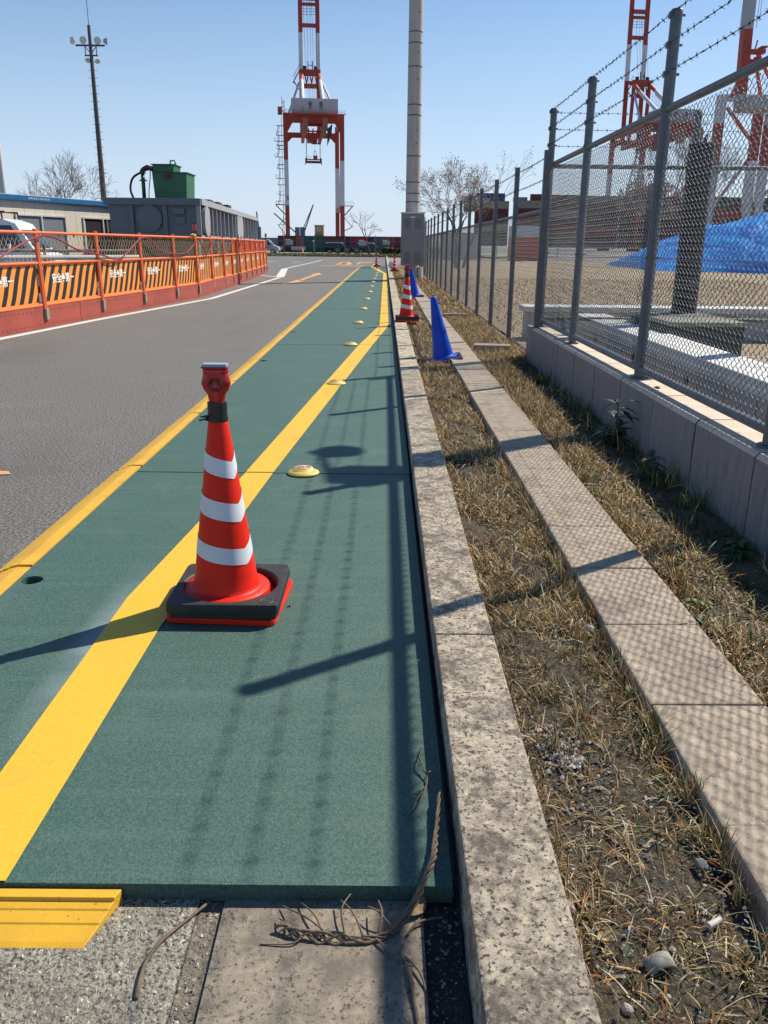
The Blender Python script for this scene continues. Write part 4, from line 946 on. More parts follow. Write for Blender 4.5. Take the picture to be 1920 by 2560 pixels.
# ================================================================== VEHICLES
def make_car(name, label, cat, L, H, W, colour, glassc=(.03, .04, .05), kind='van', roofc=None, group=None):
    t = thing(name, label, cat, (0, 0, 0), group); paint = mat(cat + ' paint %s' % name + str(colour), colour, tuple(c * .93 for c in colour), 2, .3, spec=.6)
    if kind == 'van': low_ = [(-.5, .20), (.47, .20), (.5, .30), (.495, .42), (.46, .50), (.38, .56)]; gh = [(.38, .56), (.24, .93), (.15, .985), (-.42, 1.0), (-.485, .95), (-.5, .545)]
    elif kind == 'suv': low_ = [(-.5, .22), (.48, .22), (.5, .35), (.49, .50), (.44, .56), (.24, .60)]; gh = [(.24, .60), (.10, .95), (.04, .99), (-.38, 1.0), (-.46, .93), (-.5, .60)]
    P = [(x * L, z * H) for x, z in low_ + gh[1:]]
    g = MB(); n_ = len(P); vs = []
    nl = len(low_)
    for s_ in (-1, 1):
        for i, (x, z) in enumerate(P):
            yy = W / 2 * (1 if z < .58 * H else 1 - .16 * (z / H - .55) / .45); vs.append((x, s_ * yy, z))
    g.add(vs, [tuple(range(n_))[::-1], tuple(range(n_, 2 * n_))] + [(i, (i + 1) % n_, n_ + (i + 1) % n_, n_ + i) for i in range(n_)])
    o = put('body', g.mesh('body', [paint]), t); bev(o, .03, 3)
    if roofc:
        g = MB(); g.box((-.17 * L, 0, H * .985), (.58 * L, W * .84, .07 * H)); o = put('roof', g.mesh('roof', [mat('white roof', (.75, .75, .75), rough=.4)]), t); bev(o, .03, 3)
    gl = glassd
    def wy(z): return W / 2 * (1 - .16 * (z / H - .55) / .45) + .006
    wins = [(-.46, -.24), (-.22, .03), (.06, .27)] if kind == 'van' else [(-.44, -.28), (-.26, -.06), (-.04, .13)]
    for a, b_ in wins:
        for s_ in (-1, 1):
            z0, z1 = .60 * H, .90 * H; cut = .065 * L if b_ > .1 else .0
            g = MB(); g.add([(a * L, s_ * wy(z0), z0), (b_ * L + (.03 * L if cut else 0), s_ * wy(z0), z0), (b_ * L - cut, s_ * wy(z1), z1), (a * L, s_ * wy(z1), z1)], [(0, 1, 2, 3)]); put('window', g.mesh('window', [gl]), t)
    (xa, za), (xb, zb) = (gh[0], gh[1]); g = MB()
    g.add([(xa * L + .012 - .01 * L, -W * .42, za * H + .05 * H), (xa * L + .012 - .01 * L, W * .42, za * H + .05 * H), (xb * L + .014, W * .37, zb * H - .02 * H), (xb * L + .014, -W * .37, zb * H - .02 * H)], [(0, 1, 2, 3)]); put('windscreen', g.mesh('windscreen', [gl]), t)
    wr = .17 * H if kind == 'van' else .2 * H
    for x in (-.33, .34):
        for s_ in (-1, 1):
            g = MB(); g.cyl((x * L, s_ * (W / 2 - .17), wr), (x * L, s_ * (W / 2 + .012), wr), wr, n=22); o = put('wheel', g.mesh('wheel', [rubber]), t); bev(o, .015)
            g = MB(); g.cyl((x * L, s_ * (W / 2), wr), (x * L, s_ * (W / 2 + .02), wr), wr * .62, n=18); put('rim', g.mesh('rim', [mat('rim grey', (.4, .4, .42), rough=.35, metal=.6)]), o)
    g = MB(); g.box((.485 * L, 0, .29 * H), (.05 * L, W * .96, .10 * H)); o = put('bumper', g.mesh('bumper', [paint]), t); bev(o, .02)
    for s_ in (-1, 1):
        g = MB(); g.box((.468 * L, s_ * W * .40, .43 * H), (.05 * L, W * .16, .08 * H)); o = put('headlight', g.mesh('headlight', [clear]), t); bev(o, .02)
        for x in (-.245, -.015):
            g = MB(); g.box((x * L - .06, s_ * (W / 2 + .008), .53 * H), (.14, .02, .06)); put('door_handle', g.mesh('door_handle', [black]), t)
        g = MB(); g.box((.2 * L, s_ * (W / 2 + .09), .62 * H), (.06, .16, .12)); o = put('wing_mirror', g.mesh('wing_mirror', [paint]), t); bev(o, .015)
    for x in (-.23, .045, .30):
        for s_ in (-1, 1):
            g = MB(); g.box((x * L, s_ * (W / 2 + .001), .40 * H), (.008, .006, .34 * H)); put('door_seam', g.mesh('door_seam', [darksteel]), t)
    return t
van = make_car('van', 'small white van with a black roof rack parked behind the orange barrier', 'van', 3.3, 1.80, 1.45, (.78, .77, .74))
van.location = (-10.02, 22.4, 0); van.rotation_euler.z = R(3)
g = MB()
for s_ in (-.45, .45): g.bar((-1.2, s_, 1.95), (.5, s_, 1.95), .03)
for x in (-1.1, -.3, .45): g.bar((x, -.56, 1.93), (x, .56, 1.93), .03); g.bar((x, -.56, 1.93), (x + .04, -.60, 1.72), .03); g.bar((x, .56, 1.93), (x + .04, .60, 1.72), .03)
put('roof_rack', g.mesh('roof_rack', [black]), van)

FYt = 100.
mini = make_car('minivan', 'silver minivan parked beyond the far end of the orange barrier', 'minivan', 4.6, 1.72, 1.8, (.40, .42, .43)); mini.location = (-15.1, 106, .1); mini.rotation_euler.z = R(0)
s1 = make_car('parked_car', 'dark car with a white roof behind the three axle trailer', 'car', 4.2, 1.5, 1.8, (.02, .025, .03), kind='suv', roofc=1, group='dark cars with white roofs'); s1.location = (-6.6, 127, 0); s1.rotation_euler.z = 0
s2 = dup(s1, (-2.0, 127, 0), 0, 'dark car with a white roof parked beside the green hedge')
# trailer
tr = thing('trailer', 'low black three axle container trailer with grey side boxes before the containers', 'trailer', (-8, 124, 0))
g = MB(); g.b2(-14.5, -3.0, 123.2, 125.4, .85, 1.0); part('chassis', g, darksteel, tr)
for x in (-6.65, -5.3, -4.0):
    g = MB(); g.cyl((x, 123.0, .52), (x, 123.35, .52), .52, n=20); o = part('wheel', g, rubber, tr); g = MB(); g.cyl((x, 122.95, .52), (x, 123.0, .52), .28, n=14); part('rim', g, mat('rim dark', (.12, .12, .12), rough=.6), o)
g = MB(); g.b2(-13.2, -11.2, 123.0, 123.4, .45, .95); g.b2(-15.4, -14.4, 123, 123.4, .5, .95); part('side_box', g, mat('side box', (.3, .32, .33), rough=.6), tr)
# person with white helmet
def person(loc):
    me = bpy.data.meshes.new('body'); J = [(0, 0, .95), (0, 0, 1.15), (.02, 0, 1.42), (.06, 0, 1.55), (.09, 0, 1.68),
        (-.0, .17, 1.40), (.18, .2, 1.2), (.40, .16, 1.16), (0, -.17, 1.40), (.18, -.2, 1.2), (.40, -.16, 1.16),
        (.04, .1, .9), (.22, .12, .52), (.02, .13, .08), (.16, .13, .05), (-.02, -.1, .9), (.10, -.12, .5), (-.18, -.12, .08), (-.04, -.12, .05)]
    Ed = [(0, 1), (1, 2), (2, 3), (3, 4), (2, 5), (5, 6), (6, 7), (2, 8), (8, 9), (9, 10), (0, 11), (11, 12), (12, 13), (13, 14), (0, 15), (15, 16), (16, 17), (17, 18)]
    me.from_pydata(J, Ed, []); o = bpy.data.objects.new('person', me); COL.objects.link(o)
    md = o.modifiers.new('skin', 'SKIN'); rad = [.15, .14, .16, .06, .10, .08, .055, .04, .08, .055, .04, .10, .075, .05, .045, .10, .075, .05, .045]
    for i, v_ in enumerate(me.skin_vertices[0].data): v_.radius = (rad[i], rad[i]); v_.use_root = (i == 0)
    sb_ = o.modifiers.new('s', 'SUBSURF'); sb_.levels = 1; sb_.render_levels = 1
    me.materials.append(mat('work clothes', (.035, .045, .09), rough=.9)); o.location = loc; tag(o, 'person in dark blue work clothes and a white helmet by the green container', 'person')
    g = MB(); g.lathe([(.135, -.03), (.13, .0), (.12, .06), (.08, .11), (0, .13)], n=16); put('helmet', g.mesh('helmet', [white]), o, (.09, 0, 1.70))
    g = MB(); g.lathe([(0, -.1), (.07, -.08), (.095, 0), (.08, .06), (0, .09)], n=12); put('face', g.mesh('face', [mat('skin', (.5, .3, .2), rough=.6)]), o, (.115, 0, 1.63))
person((-9.75, 118.5, -.05))

# ================================================================== FAR SIDE OF THE ROAD
g = MB(); g.add([(-80, 93.0, .12), (14, 94.2, .12), (14, 112, .14), (-80, 112, .14)], [(0, 1, 2, 3)]); g.add([(-80, 93.0, 0), (14, 94.2, 0), (14, 94.2, .12), (-80, 93.0, .12)], [(0, 1, 2, 3)])
struct('grass_verge', g, mat('verge grass', (.19, .165, .06), (.10, .10, .035), 1.6, .95, c3=(.36, .31, .19), s3=.5, a3=.52, w3=.08, bump=.5))
g = MB(); g.add([(-80, 112, .05), (40, 112, .05), (40, 160, .05), (-80, 160, .05)], [(0, 1, 2, 3)]); struct('yard', g, mat('yard concrete', (.33, .31, .28), (.27, .25, .23), .3, .95))
ff_ = thing('pipe_fence', 'thin grey post and rail fence along the far verge', 'fence', (-8, 101.5, .12))
for i in range(-6, 10):
    x = -11.72 + 3.62 * (i - 3) + 3.62 * 3 * 1; x = -11.72 + 3.55 * i
    g = MB(); g.cyl((x, 101.5, .1), (x, 101.5, 2.3), .045, n=8); part('fence_post', g, galv, ff_)
g = MB(); g.cyl((-34, 101.5, 1.62), (22, 101.5, 1.62), .03, n=6); part('rail', g, galv, ff_)
for x, h in ((-11.0, 1), (-2.45, 1), (.30, 0)):
    g = MB(); g.b2(x - .32 - .2, x + .32 + .0, 101.2, 101.35, 1.15 if h else 1.3, 1.72); g.b2(x - .54, x + .02, 101.15, 101.4, 1.72, 1.80, 1)
    single('sign_board', g, [mat('sign grey', (.36, .38, .38), rough=.6), white], 'small grey box on the far fence, %s' % {-11.0: 'before the dark maroon container', -2.45: 'just left of the bare tree', 0.30: 'above the left end of the hedge'}[x], 'sign', (x, 101.3, 1.4), 'grey boxes on the far fence')
for x, y, lab in ((-13.4, 107, 'tiny orange cone by the nose of the silver minivan'), (-9.9, 105, 'tiny orange cone left of the trailer')):
    g = MB(); g.lathe([(.2, 0), (.2, .03), (.13, .04), (.03, .8), (0, .8)], n=12, mf=lambda i: 0)
    o = single('traffic_cone', g, mat('far cone', (.62, .12, .06), rough=.6), lab, 'traffic cone', (0, 0, 0), 'tiny far cones'); o.location = (x, y, .13)
g = MB(); g.tube([(-16.2, 104, .1), (-16.2, 104, .55), (-13.9, 104, .85), (-13.9, 104, .75)], .03, 6); g.tube([(-15.6, 105, .1), (-15.6, 105, .75), (-13.6, 105, .9)], .03, 6)
single('cycle_stand', g, darksteel, 'bent black pipe frame in front of the silver minivan', 'cycle stand', (-15, 104, 0))
# hedge
def leaf_cloud(n, cfun, size, tint, name, lab, cat, mname, kind=None, parent=None):
    V = []; F = []; C = []
    for i in range(n):
        p = cfun(); a = random.uniform(0, 2 * pi); t_ = random.uniform(-1.2, 1.2); s_ = size * random.uniform(.6, 1.4)
        u = Vector((cos(a), sin(a), 0)) * s_; v = Vector((-sin(a) * cos(t_), cos(a) * cos(t_), sin(t_))) * s_
        o = len(V); V += [p - u, p - v * .6, p + u, p + v * .6]; F.append((o, o + 1, o + 2, o + 3)); c = [q * random.uniform(.6, 1.3) for q in tint]; C += [c] * 4
    me = bpy.data.meshes.new(name); me.from_pydata(V, [], F); at = me.color_attributes.new('tint', 'FLOAT_COLOR', 'POINT')
    at.data.foreach_set('color', np.array([c + [1] for c in C], np.float32).ravel()); me.materials.append(attr_mat(mname, .7)); me.update()
    o = put(name, me, parent)
    if lab: tag(o, lab, cat)
    return o
def hedge_p():
    while 1:
        x, y, z = random.uniform(-.6, 9), random.uniform(103.5, 106), random.uniform(.1, 1.1)
        if z > .95 + .10 * sin(x * 3) or (x < -.1 and z > .8): continue
        return Vector((x, y, z))
hd = thing('hedge', 'low clipped green hedge left of the grey cabinet', 'hedge', (4, 104.5, .1))
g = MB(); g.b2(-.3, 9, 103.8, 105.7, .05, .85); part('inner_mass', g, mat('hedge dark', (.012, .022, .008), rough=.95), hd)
o = leaf_cloud(5200, hedge_p, .10, (.06, .11, .03), 'foliage', None, None, 'hedge leaf', parent=hd); o.location = (-4, -104.5, -.1)

# trees
barkm = mat('bark', (.075, .06, .052), (.05, .04, .036), 6, .9)
def tree(name, label, base, H, spread, seed, lean=(0, 0), depth=5, r0=.16, budc=None, nb=3, cat='tree', limbs=5, fork=.28, budsize=.07, budn=3, tw=1.):
    rs = random.Random(seed); t = thing(name, label, cat, base); T = MB(); C = MB(); tips = []; mr_ = base[1] * .00013
    def grow(p, d, L, r, k):
        n = 3; pts = [p]; rr = [r]; dd = d.copy()
        for i in range(n):
            dd = (dd + Vector((rs.uniform(-.18, .18), rs.uniform(-.18, .18), rs.uniform(-.02, .13)))).normalized(); p = p + dd * L / n; pts.append(p); rr.append(max(mr_, r * (1 - .42 * (i + 1) / n)))
        (T if k >= depth - 1 else C).tube([tuple(q) for q in pts], rr, 7 if k >= depth - 1 else (5 if k > 1 else 3))
        if k == 0: tips.append(p); return
        for j in range(nb if k < depth else limbs):
            az_ = rs.uniform(0, 2 * pi) if k < depth else 2 * pi * j / limbs + rs.uniform(-.4, .4); an = rs.uniform(.3, .75) * spread
            u, v = T.frame((0, 0, 0), dd); nd = (dd * cos(an) + (u * cos(az_) + v * sin(az_)) * sin(an)).normalized()
            q = pts[-1] if j < 2 or k == depth else pts[-2]
            grow(q, nd, L * rs.uniform(.62, .86), rr[-1] * rs.uniform(.6, .82), k - 1)
    d0 = Vector((lean[0], lean[1], 1)).normalized(); grow(Vector(base), d0, H * fork, r0, depth)
    part('trunk', T, barkm, t); part('crown', C, mat('twig', (.19, .155, .14), rough=.9), t)
    if budc:
        V = []; F = []; CC = []
        for p in tips:
            for _ in range(budn):
                q = p + Vector([rs.uniform(-.16, .16) * tw for _ in range(3)]); a = rs.uniform(0, pi); s_ = budsize * rs.uniform(.5, 1.2); u = Vector((cos(a), sin(a), rs.uniform(-.5, .5))) * s_; v = Vector((rs.uniform(-.3, .3), 0, 1)) * s_
                o = len(V); V += [q - u, q - v, q + u, q + v]; F.append((o, o + 1, o + 2, o + 3)); c = [x * rs.uniform(.6, 1.25) for x in budc]; CC += [c + [1]] * 4
        me = bpy.data.meshes.new('blossom'); me.from_pydata([tuple(Vector(a) - Vector(base)) for a in V], [], F); at = me.color_attributes.new('tint', 'FLOAT_COLOR', 'POINT'); at.data.foreach_set('color', np.array(CC, np.float32).ravel()); me.materials.append(attr_mat('blossom', .8)); put('blossom', me, t)
    return t
tree('cherry_tree', 'wide cherry tree coming into bud behind the low fence', (4.15, 50, 0), 8.6, .95, 5, (-.12, 0), 6, .15, (.66, .55, .50), 3, limbs=5, fork=.20, budsize=.038, budn=2)
tree('cherry_tree', 'slim leaning cherry trunk right of the wide cherry tree', (4.6, 50.5, 0), 4.6, .5, 8, (.36, 0), 5, .09, (.62, .50, .45), 2, limbs=2, fork=.44, budsize=.038, budn=2)
tree('bare_tree', 'bare tree above the blue roof edge, left of the floodlight pole', (-18.1, 50, 0), 7.3, 1.0, 21, (0, 0), 6, .15, None, 3, limbs=5, fork=.22)
tree('bare_tree', 'small bare tree leaning right between the crane and the cabinet', (-1.75, 103, .1), 4.6, 1.15, 33, (-.32, 0), 4, .17, None, 3, limbs=3, fork=.36)
tree('bare_tree', 'bare budding tree behind the lattice of the middle crane', (58, 190, 0), 21, 1.0, 12, (0, 0), 6, .4, (.42, .33, .3), 3, limbs=5, fork=.22, budsize=.3, budn=2, tw=3)
tree('bare_tree', 'dark bare tree seen through the tall fence left of the black pipe', (20.5, 60, 0), 10, .9, 14, (0, 0), 6, .2, None, 3, limbs=5, fork=.25)

# ================================================================== FLOODLIGHT POLES
fp = thing('floodlight_pole', 'tall dark floodlight pole with six lamps and an antenna behind the tank', 'floodlight pole', (-19.07, 60, 0))
Y0 = 60.
def PX(z): return -19.07
polem = mat('brown pole', (.085, .068, .065), (.11, .09, .085), 3, .7)
g = MB(); g.cyl((PX(0), Y0, 0), (PX(14.45), Y0, 14.45), .22, .10, n=16); part('shaft', g, polem, fp)
g = MB(); g.cyl((PX(14.4), Y0, 14.4), (PX(20), Y0, 20), .02, n=6); part('antenna', g, darksteel, fp)
ZA, ZB = 13.30, 12.72; xa, xb_ = PX(ZA), PX(ZB)
g = MB(); g.bar((xa - .95, Y0, ZA), (xa + .92, Y0, ZA), .10); g.bar((xb_ - .42, Y0, ZB), (xb_ + .42, Y0, ZB), .08)
for s_ in (-.36, .36): g.bar((xa + s_, Y0, ZA), (xa + s_, Y0, ZB), .05); g.bar((xa + s_ * .9, Y0, ZA - .1), (xa, Y0, ZB + .1), .04)
part('crossarm', g, polem, fp)
lampm = mat('lamp shell', (.38, .40, .38), rough=.4, metal=.3)
for dx, z, ax_ in ((-1.12, 13.55, (-.5, -.8, -.1)), (-.42, 13.58, (-.1, -1, -.1)), (.50, 13.56, (.1, -1, -.1)), (1.12, 13.52, (.9, .3, -.05)), (-.24, 12.40, (-.2, -.6, -.7)), (.40, 12.36, (.3, -.6, -.7))):
    a = Vector((xa + dx, Y0 - .1, z)); d = Vector(ax_).normalized(); g = MB(); s_ = .84 if z > 13 else .62
    g.cyl(a - d * .28 * s_, a, .10 * s_, .27 * s_, n=18, cap=True); o = part('lamp', g, lampm, fp)
    g = MB(); g.cyl(a + d * .002, a + d * .01, .24 * s_, n=18); part('lens', g, mat('lamp lens', (.55, .58, .52), rough=.15), o)
g = MB()
for k in range(23): z = 2.2 + k * .46; g.cyl((PX(z) - .32, Y0, z), (PX(z) + .32, Y0, z + .02), .012, n=4)
part('step_irons', g, darksteel, fp)
lp = thing('floodlight_pole', 'pale floodlight mast with dark stacked lamps cut by the left edge of the picture', 'floodlight pole', (-19.38, 45, 0))
g = MB(); g.cyl((-19.38, 45, 0), (-19.38, 45, 8.4), .19, .13, n=12); part('shaft', g, mat('pale mast', (.55, .53, .5), rough=.6), lp)
for k in range(4): g = MB(); g.cyl((-19.5, 44.7, 7.30 + k * .22), (-19.02, 44.55, 7.22 + k * .22), .08, .14, n=14); part('lamp', g, darksteel, lp)
g = MB(); g.box((-19.45, 44.8, 7.6), (.06, .06, 1.1)); part('lamp_bracket', g, darksteel, lp)

# ================================================================== CONTAINERS
def corr(x0, x1, y0, y1, z0, z1, pitch=.35):
    g = MB(); n_ = max(4, int((x1 - x0) / pitch)); dep = .05; P = []
    for i in range(n_):
        a = x0 + (x1 - x0) * i / n_; w_ = (x1 - x0) / n_; P += [(a, y0), (a + w_ * .35, y0), (a + w_ * .5, y0 + dep), (a + w_ * .85, y0 + dep)]
    P += [(x1, y0), (x1, y1), (x0, y1)]
    g.prism(P, z0 + .12, z1 - .1); return g
def container(x, y, z, L, col, lab, grp, H=2.59, W=2.44, end=False):
    t = thing('shipping_container', lab, 'shipping container', (x, y, z), grp); m = mat('container %.2f %.2f %.2f' % col, col, tuple(c * .8 for c in col), .8, .65, c3=tuple(c * .5 + .03 for c in col), s3=3, a3=.62, w3=.1)
    g = corr(x, x + L, y, y + W, z, z + H); part('side_wall', g, m, t)
    g = MB()
    for a in (x - .02, x + L - .13):
        g.b2(a, a + .15, y - .03, y + .12, z, z + H)
    g.b2(x, x + L, y - .03, y + .1, z, z + .15); g.b2(x, x + L, y - .03, y + .1, z + H - .12, z + H)
    g.b2(x, x + L, y - .03, y + W, z + H - .02, z + H + .0)
    part('frame', g, mat('frame %.2f %.2f %.2f' % col, tuple(c * .75 for c in col), rough=.6), t); return t
GC = 'containers in the row behind the trailer'
row = [(-16.75, 2.85, (.10, .022, .025), 'dark maroon container at the left end of the far row'), (-13.9, .75, (.42, .07, .03), 'narrow orange red container end in the far row'), (-13.15, .5, (.16, .17, .18), 'narrow grey container end left of the green container'),
       (-12.65, 3.2, (.012, .085, .055), 'dark green container behind the helmeted person'), (-9.45, 3.3, (.11, .022, .03), 'long maroon container behind the trailer wheels'), (-6.15, .75, (.03, .03, .045), 'dark blue container end under the crane leg'),
       (-5.4, 2.8, (.22, .012, .03), 'crimson container left of the bare leaning tree'), (-2.6, .9, (.05, .02, .03), 'narrow dark container end behind the leaning tree'), (-1.7, 2.35, (.075, .08, .09), 'grey container above the hedge'), (.65, .8, (.22, .03, .05), 'rose red container end above the hedge'), (1.45, 6, (.14, .015, .025), 'dark red container behind the grey cabinet')]
for x, L, col, lab in row:
    k = 137 / 137.; container(x * 1.0 - 0, 137, 0, L - .05, col, lab, GC, 2.52)
hut = thing('guard_hut', 'tan wooden hut with one window standing on top of the far containers', 'hut', (-10.3, 138, 2.52))
g = MB(); g.b2(-11.0, -9.62, 137.6, 139, 2.52, 4.05); part('walls', g, mat('hut tan', (.40, .24, .11), (.36, .21, .1), 3, .7), hut)
g = MB(); g.b2(-11.1, -9.52, 137.5, 139.1, 4.05, 4.15); part('roof', g, mat('hut roof', (.25, .15, .08), rough=.8), hut)
g = MB(); g.b2(-10.65, -10.1, 137.57, 137.6, 3.25, 3.7); o = part('window', g, white, hut); g = MB(); g.b2(-10.55, -10.2, 137.55, 137.57, 3.32, 3.63); part('pane', g, glassd, o)
# big stacks on the right, seen above and through the fences
GS = 'stacked containers right of the utility pole'
def stack(y, rows, x0, scale_lab):
    for (x, z, L, col, lab) in rows: container(x, y, z, L, col, lab, GS)
pal = {'maroon': (.13, .022, .026), 'khaki': (.30, .27, .19), 'rust brown': (.15, .06, .04), 'dark red': (.20, .025, .022), 'grey green': (.14, .16, .14), 'brown': (.12, .07, .055), 'deep blue': (.01, .05, .19), 'orange': (.42, .09, .03), 'pale blue': (.22, .32, .40), 'beige': (.36, .31, .25), 'dark green': (.03, .07, .05)}
tiern = ['bottom', 'second', 'third', 'fourth', 'fifth', 'sixth', 'seventh']
rk = random.Random(4); YS = 320.
colx = [32.8, 46.9, 60.0, 72.9, 85.8, 98.7, 111.6, 124.5, 137.4]
top = [7, 6, 7, 7, 7, 7, 7, 7, 7]
fix = {(0, 6): 'deep blue', (0, 5): 'khaki', (0, 4): 'maroon', (0, 3): 'maroon', (1, 5): 'khaki', (1, 4): 'maroon', (1, 3): 'dark red', (2, 2): 'orange', (3, 2): 'orange', (3, 3): 'rust brown', (5, 1): 'dark red', (6, 1): 'dark red', (7, 1): 'dark red', (5, 5): 'khaki', (6, 5): 'grey green'}
for ci, x in enumerate(colx):
    for k in range(top[ci]):
        nm = fix.get((ci, k)) or rk.choice(['maroon', 'khaki', 'rust brown', 'grey green', 'brown', 'maroon', 'beige', 'dark green'])
        container(x, YS, (1.3, 1.6, 1.0, .8, .9, .7, .9, .8, .7)[ci] + k * 2.6, 12.2 if ci or k < 6 else 10.6, pal[nm], '%s container, %s tier, %s column from the left of the far stack' % (nm, tiern[k], ords[ci]), GS)
container(28.6, YS, 15.9, 4.1, pal['beige'], 'beige container end left of the blue container on the far stack', GS)
container(28.8, YS, 13.2, 4.0, (.12, .17, .17), 'teal grey container end below the beige one on the far stack', GS)
container(47.5, YS + 6, 17.0, 5, pal['pale blue'], 'pale blue container roof peeping over the far stack', GS, 1.6)
container(53.5, YS + 4, 17.0, 6, pal['rust brown'], 'rust brown container on top of the far stack near the fence corner', GS)
g = MB(); g.b2(5.5, 9, 84, 86.5, 0, 2.3); g.b2(5.3, 9.2, 83.8, 86.7, 2.3, 2.45, 1)
single('site_hut', g, [mat('hut white', (.5, .5, .5), rough=.6), mat('hut grey roof', (.25, .25, .25), rough=.6)], 'low grey site hut behind the far part of the chain-link fence', 'hut', (10, 85, 0))
g = MB(); g.b2(11.7, 14.4, 80, 82.5, 0, 2.1, 0); g.b2(11.7, 14.4, 80, 82.5, 2.1, 3.05, 1)
single('site_container', g, [mat('orange lower', (.5, .09, .04), rough=.6), mat('white upper', (.5, .52, .55), rough=.6)], 'white and orange site container seen through the low fence', 'container', (17, 81, 0))

# ================================================================== GANTRY CRANES
cred = mat('crane red', (.37, .042, .018), (.31, .034, .016), .3, .55); cwhite = mat('crane white', (.62, .61, .62), (.55, .54, .56), .3, .6); cdark = mat('crane dark', (.06, .03, .03), rough=.7)
def crane(ox, oy, label, number=True, seed=1):
    t = thing('gantry_crane', label, 'gantry crane', (ox, oy, 0), 'red and white gantry cranes')
    def P(nm, g, m, par=None): return part(nm, g, m, par or t)
    th = R(6.3); ex = Vector((cos(th), sin(th), 0)); ey = Vector((-sin(th), cos(th), 0))
    B = Vector((ox, oy, 0))
    def W_(a, d, z): p = B + ex * a + ey * d; return (p.x, p.y, z)
    def qb(g, a0, a1, d0, d1, z0, z1, m=0):
        V = [W_(a, d, z) for z in (z0, z1) for a, d in ((a0, d0), (a1, d0), (a1, d1), (a0, d1))]
        g.add(V, [(0, 3, 2, 1), (4, 5, 6, 7), (0, 1, 5, 4), (1, 2, 6, 5), (2, 3, 7, 6), (3, 0, 4, 7)], m)
    # a: -10..10 across, d: depth 0 (landside) .. 30 (waterside)
    for d in (0, 30):
        for s_ in (-1, 1):
            a = s_ * 9.35
            for z0, z1, m in ((2, 13.8, cred), (13.8, 28.0, cwhite), (28.0, 42.0, cred)):
                g = MB(); qb(g, a - .72, a + .72, d - .8, d + .8, z0, z1); P('leg', g, m)
            g = MB(); qb(g, a - 2.2, a + 2.2, d - .8, d + .8, 0, 2.0); P('wheel_truck', g, cred)
        g = MB(); qb(g, -8.63, 8.63, d - .7, d + .7, 38.2 if d else 39.4, 39.9 if d else 42.05); P('portal_beam', g, cred)
        for s_ in (-1, 1):
            g = MB(); V = [W_(s_ * 8.63, d - .5, 36.6), W_(s_ * 8.63, d + .5, 36.6), W_(s_ * 7.0, d - .5, 38.2 if d else 39.4), W_(s_ * 7.0, d + .5, 38.2 if d else 39.4), W_(s_ * 8.63, d - .5, 39.4), W_(s_ * 8.63, d + .5, 39.4)]
            g.add(V, [(0, 1, 3, 2), (0, 2, 4), (1, 5, 3), (2, 3, 5, 4)]); P('haunch', g, cred)
    for s_ in (-1, 1):
        g = MB(); qb(g, s_ * 9.35 - .6, s_ * 9.35 + .6, .8, 29.2, 12.4, 14.0); P('sill_beam', g, cred)
        g = MB(); g.cyl(W_(s_ * 9.35, 1, 40), W_(s_ * 9.35, 15, 14), .35, n=8); P('brace', g, cwhite)
        g = MB(); qb(g, s_ * 9.35 - .6, s_ * 9.35 + .6, .8, 29.2, 40.0, 41.6); P('side_beam', g, cred)
        # twin main girder, running back landside
        g = MB(); qb(g, s_ * 3.1 - .55, s_ * 3.1 + .55, -16, 36, 37.0, 39.3); P('girder', g, cred)
        g = MB(); qb(g, s_ * 3.1 - .8, s_ * 3.1 + .8, -16.6, -15.4, 35.3, 38.6); P('girder_end', g, mat('crane orange brown', (.33, .10, .05), rough=.6))
        # A-frame
        for (p, q, r_) in ((W_(s_ * 3.05, 30, 40), W_(s_ * 3.0, 30, 59.5), .7),):
            g = MB(); g.cyl(p, q, r_, n=8); P('mast_leg', g, cred)
        g = MB(); g.cyl(W_(s_ * 3.4, 2, 45.0), W_(s_ * 3.25, 24, 56.0), .68, n=10); P('mast_stay', g, cwhite)
        g = MB(); g.cyl(W_(s_ * 3.25, 24, 56.0), W_(s_ * 3.0, 30, 59.2), .7, n=10); P('mast_stay', g, mat('crane bright red', (.52, .085, .03), rough=.5))
        g = MB(); g.cyl(W_(s_ * 8.4, 6, 42), W_(s_ * 4.2, 26, 55.5), .42, n=8); P('mast_brace', g, cwhite)
        # raised boom rails
        for z0, z1, m in ((40, 61.5, cred), (61.5, 73.9, cwhite), (73.9, 92, cred), (92, 104, cwhite)):
            g = MB(); f0, f1 = (z0 - 40) / 64, (z1 - 40) / 64; g.bar(W_(s_ * (3.15 - .1 * f0), 36 + 4 * f0, z0), W_(s_ * (3.15 - .1 * f1), 36 + 4 * f1, z1), 1.0, 1.5); P('boom_rail', g, m)
    for z, h in ((61, 1.2), (76.3, 1.2), (83.0, .9), (84.9, 1.3), (92, 1.2), (103, 1.3)):
        g = MB(); g.bar(W_(-2.7, 38, z), W_(2.7, 38, z), 1.0, h); P('boom_tie', g, cred)
    g = MB()
    for z in (79.8, 80.7, 81.6): g.bar(W_(-2.5, 38, z), W_(2.5, 38, z), .12)
    for a in (-2.4, -.8, .8, 2.4): g.bar(W_(a, 38, 79.4), W_(a, 38, 82.6), .10)
    P('boom_walkway', g, mat('walkway grey', (.3, .3, .33), rough=.6))
    g = MB(); qb(g, -3.6, 3.6, 29.3, 30.7, 58.6, 60.6); qb(g, -2.6, 2.6, 29.3, 30.7, 54.6, 56.0)
    for a in (-1.9, -.1, 1.7): g.bar(W_(a, 30, 58.6), W_(a + .5, 30, 56), .4); g.bar(W_(a + 1, 30, 58.6), W_(a + .5, 30, 56), .4)
    P('mast_head', g, cred)
    g = MB()
    for a in (-2.0, 2.0): g.lathe([(0, -.5), (.7, -.5), (.7, .5), (0, .5)], W_(a, 30, 61.2), n=10)
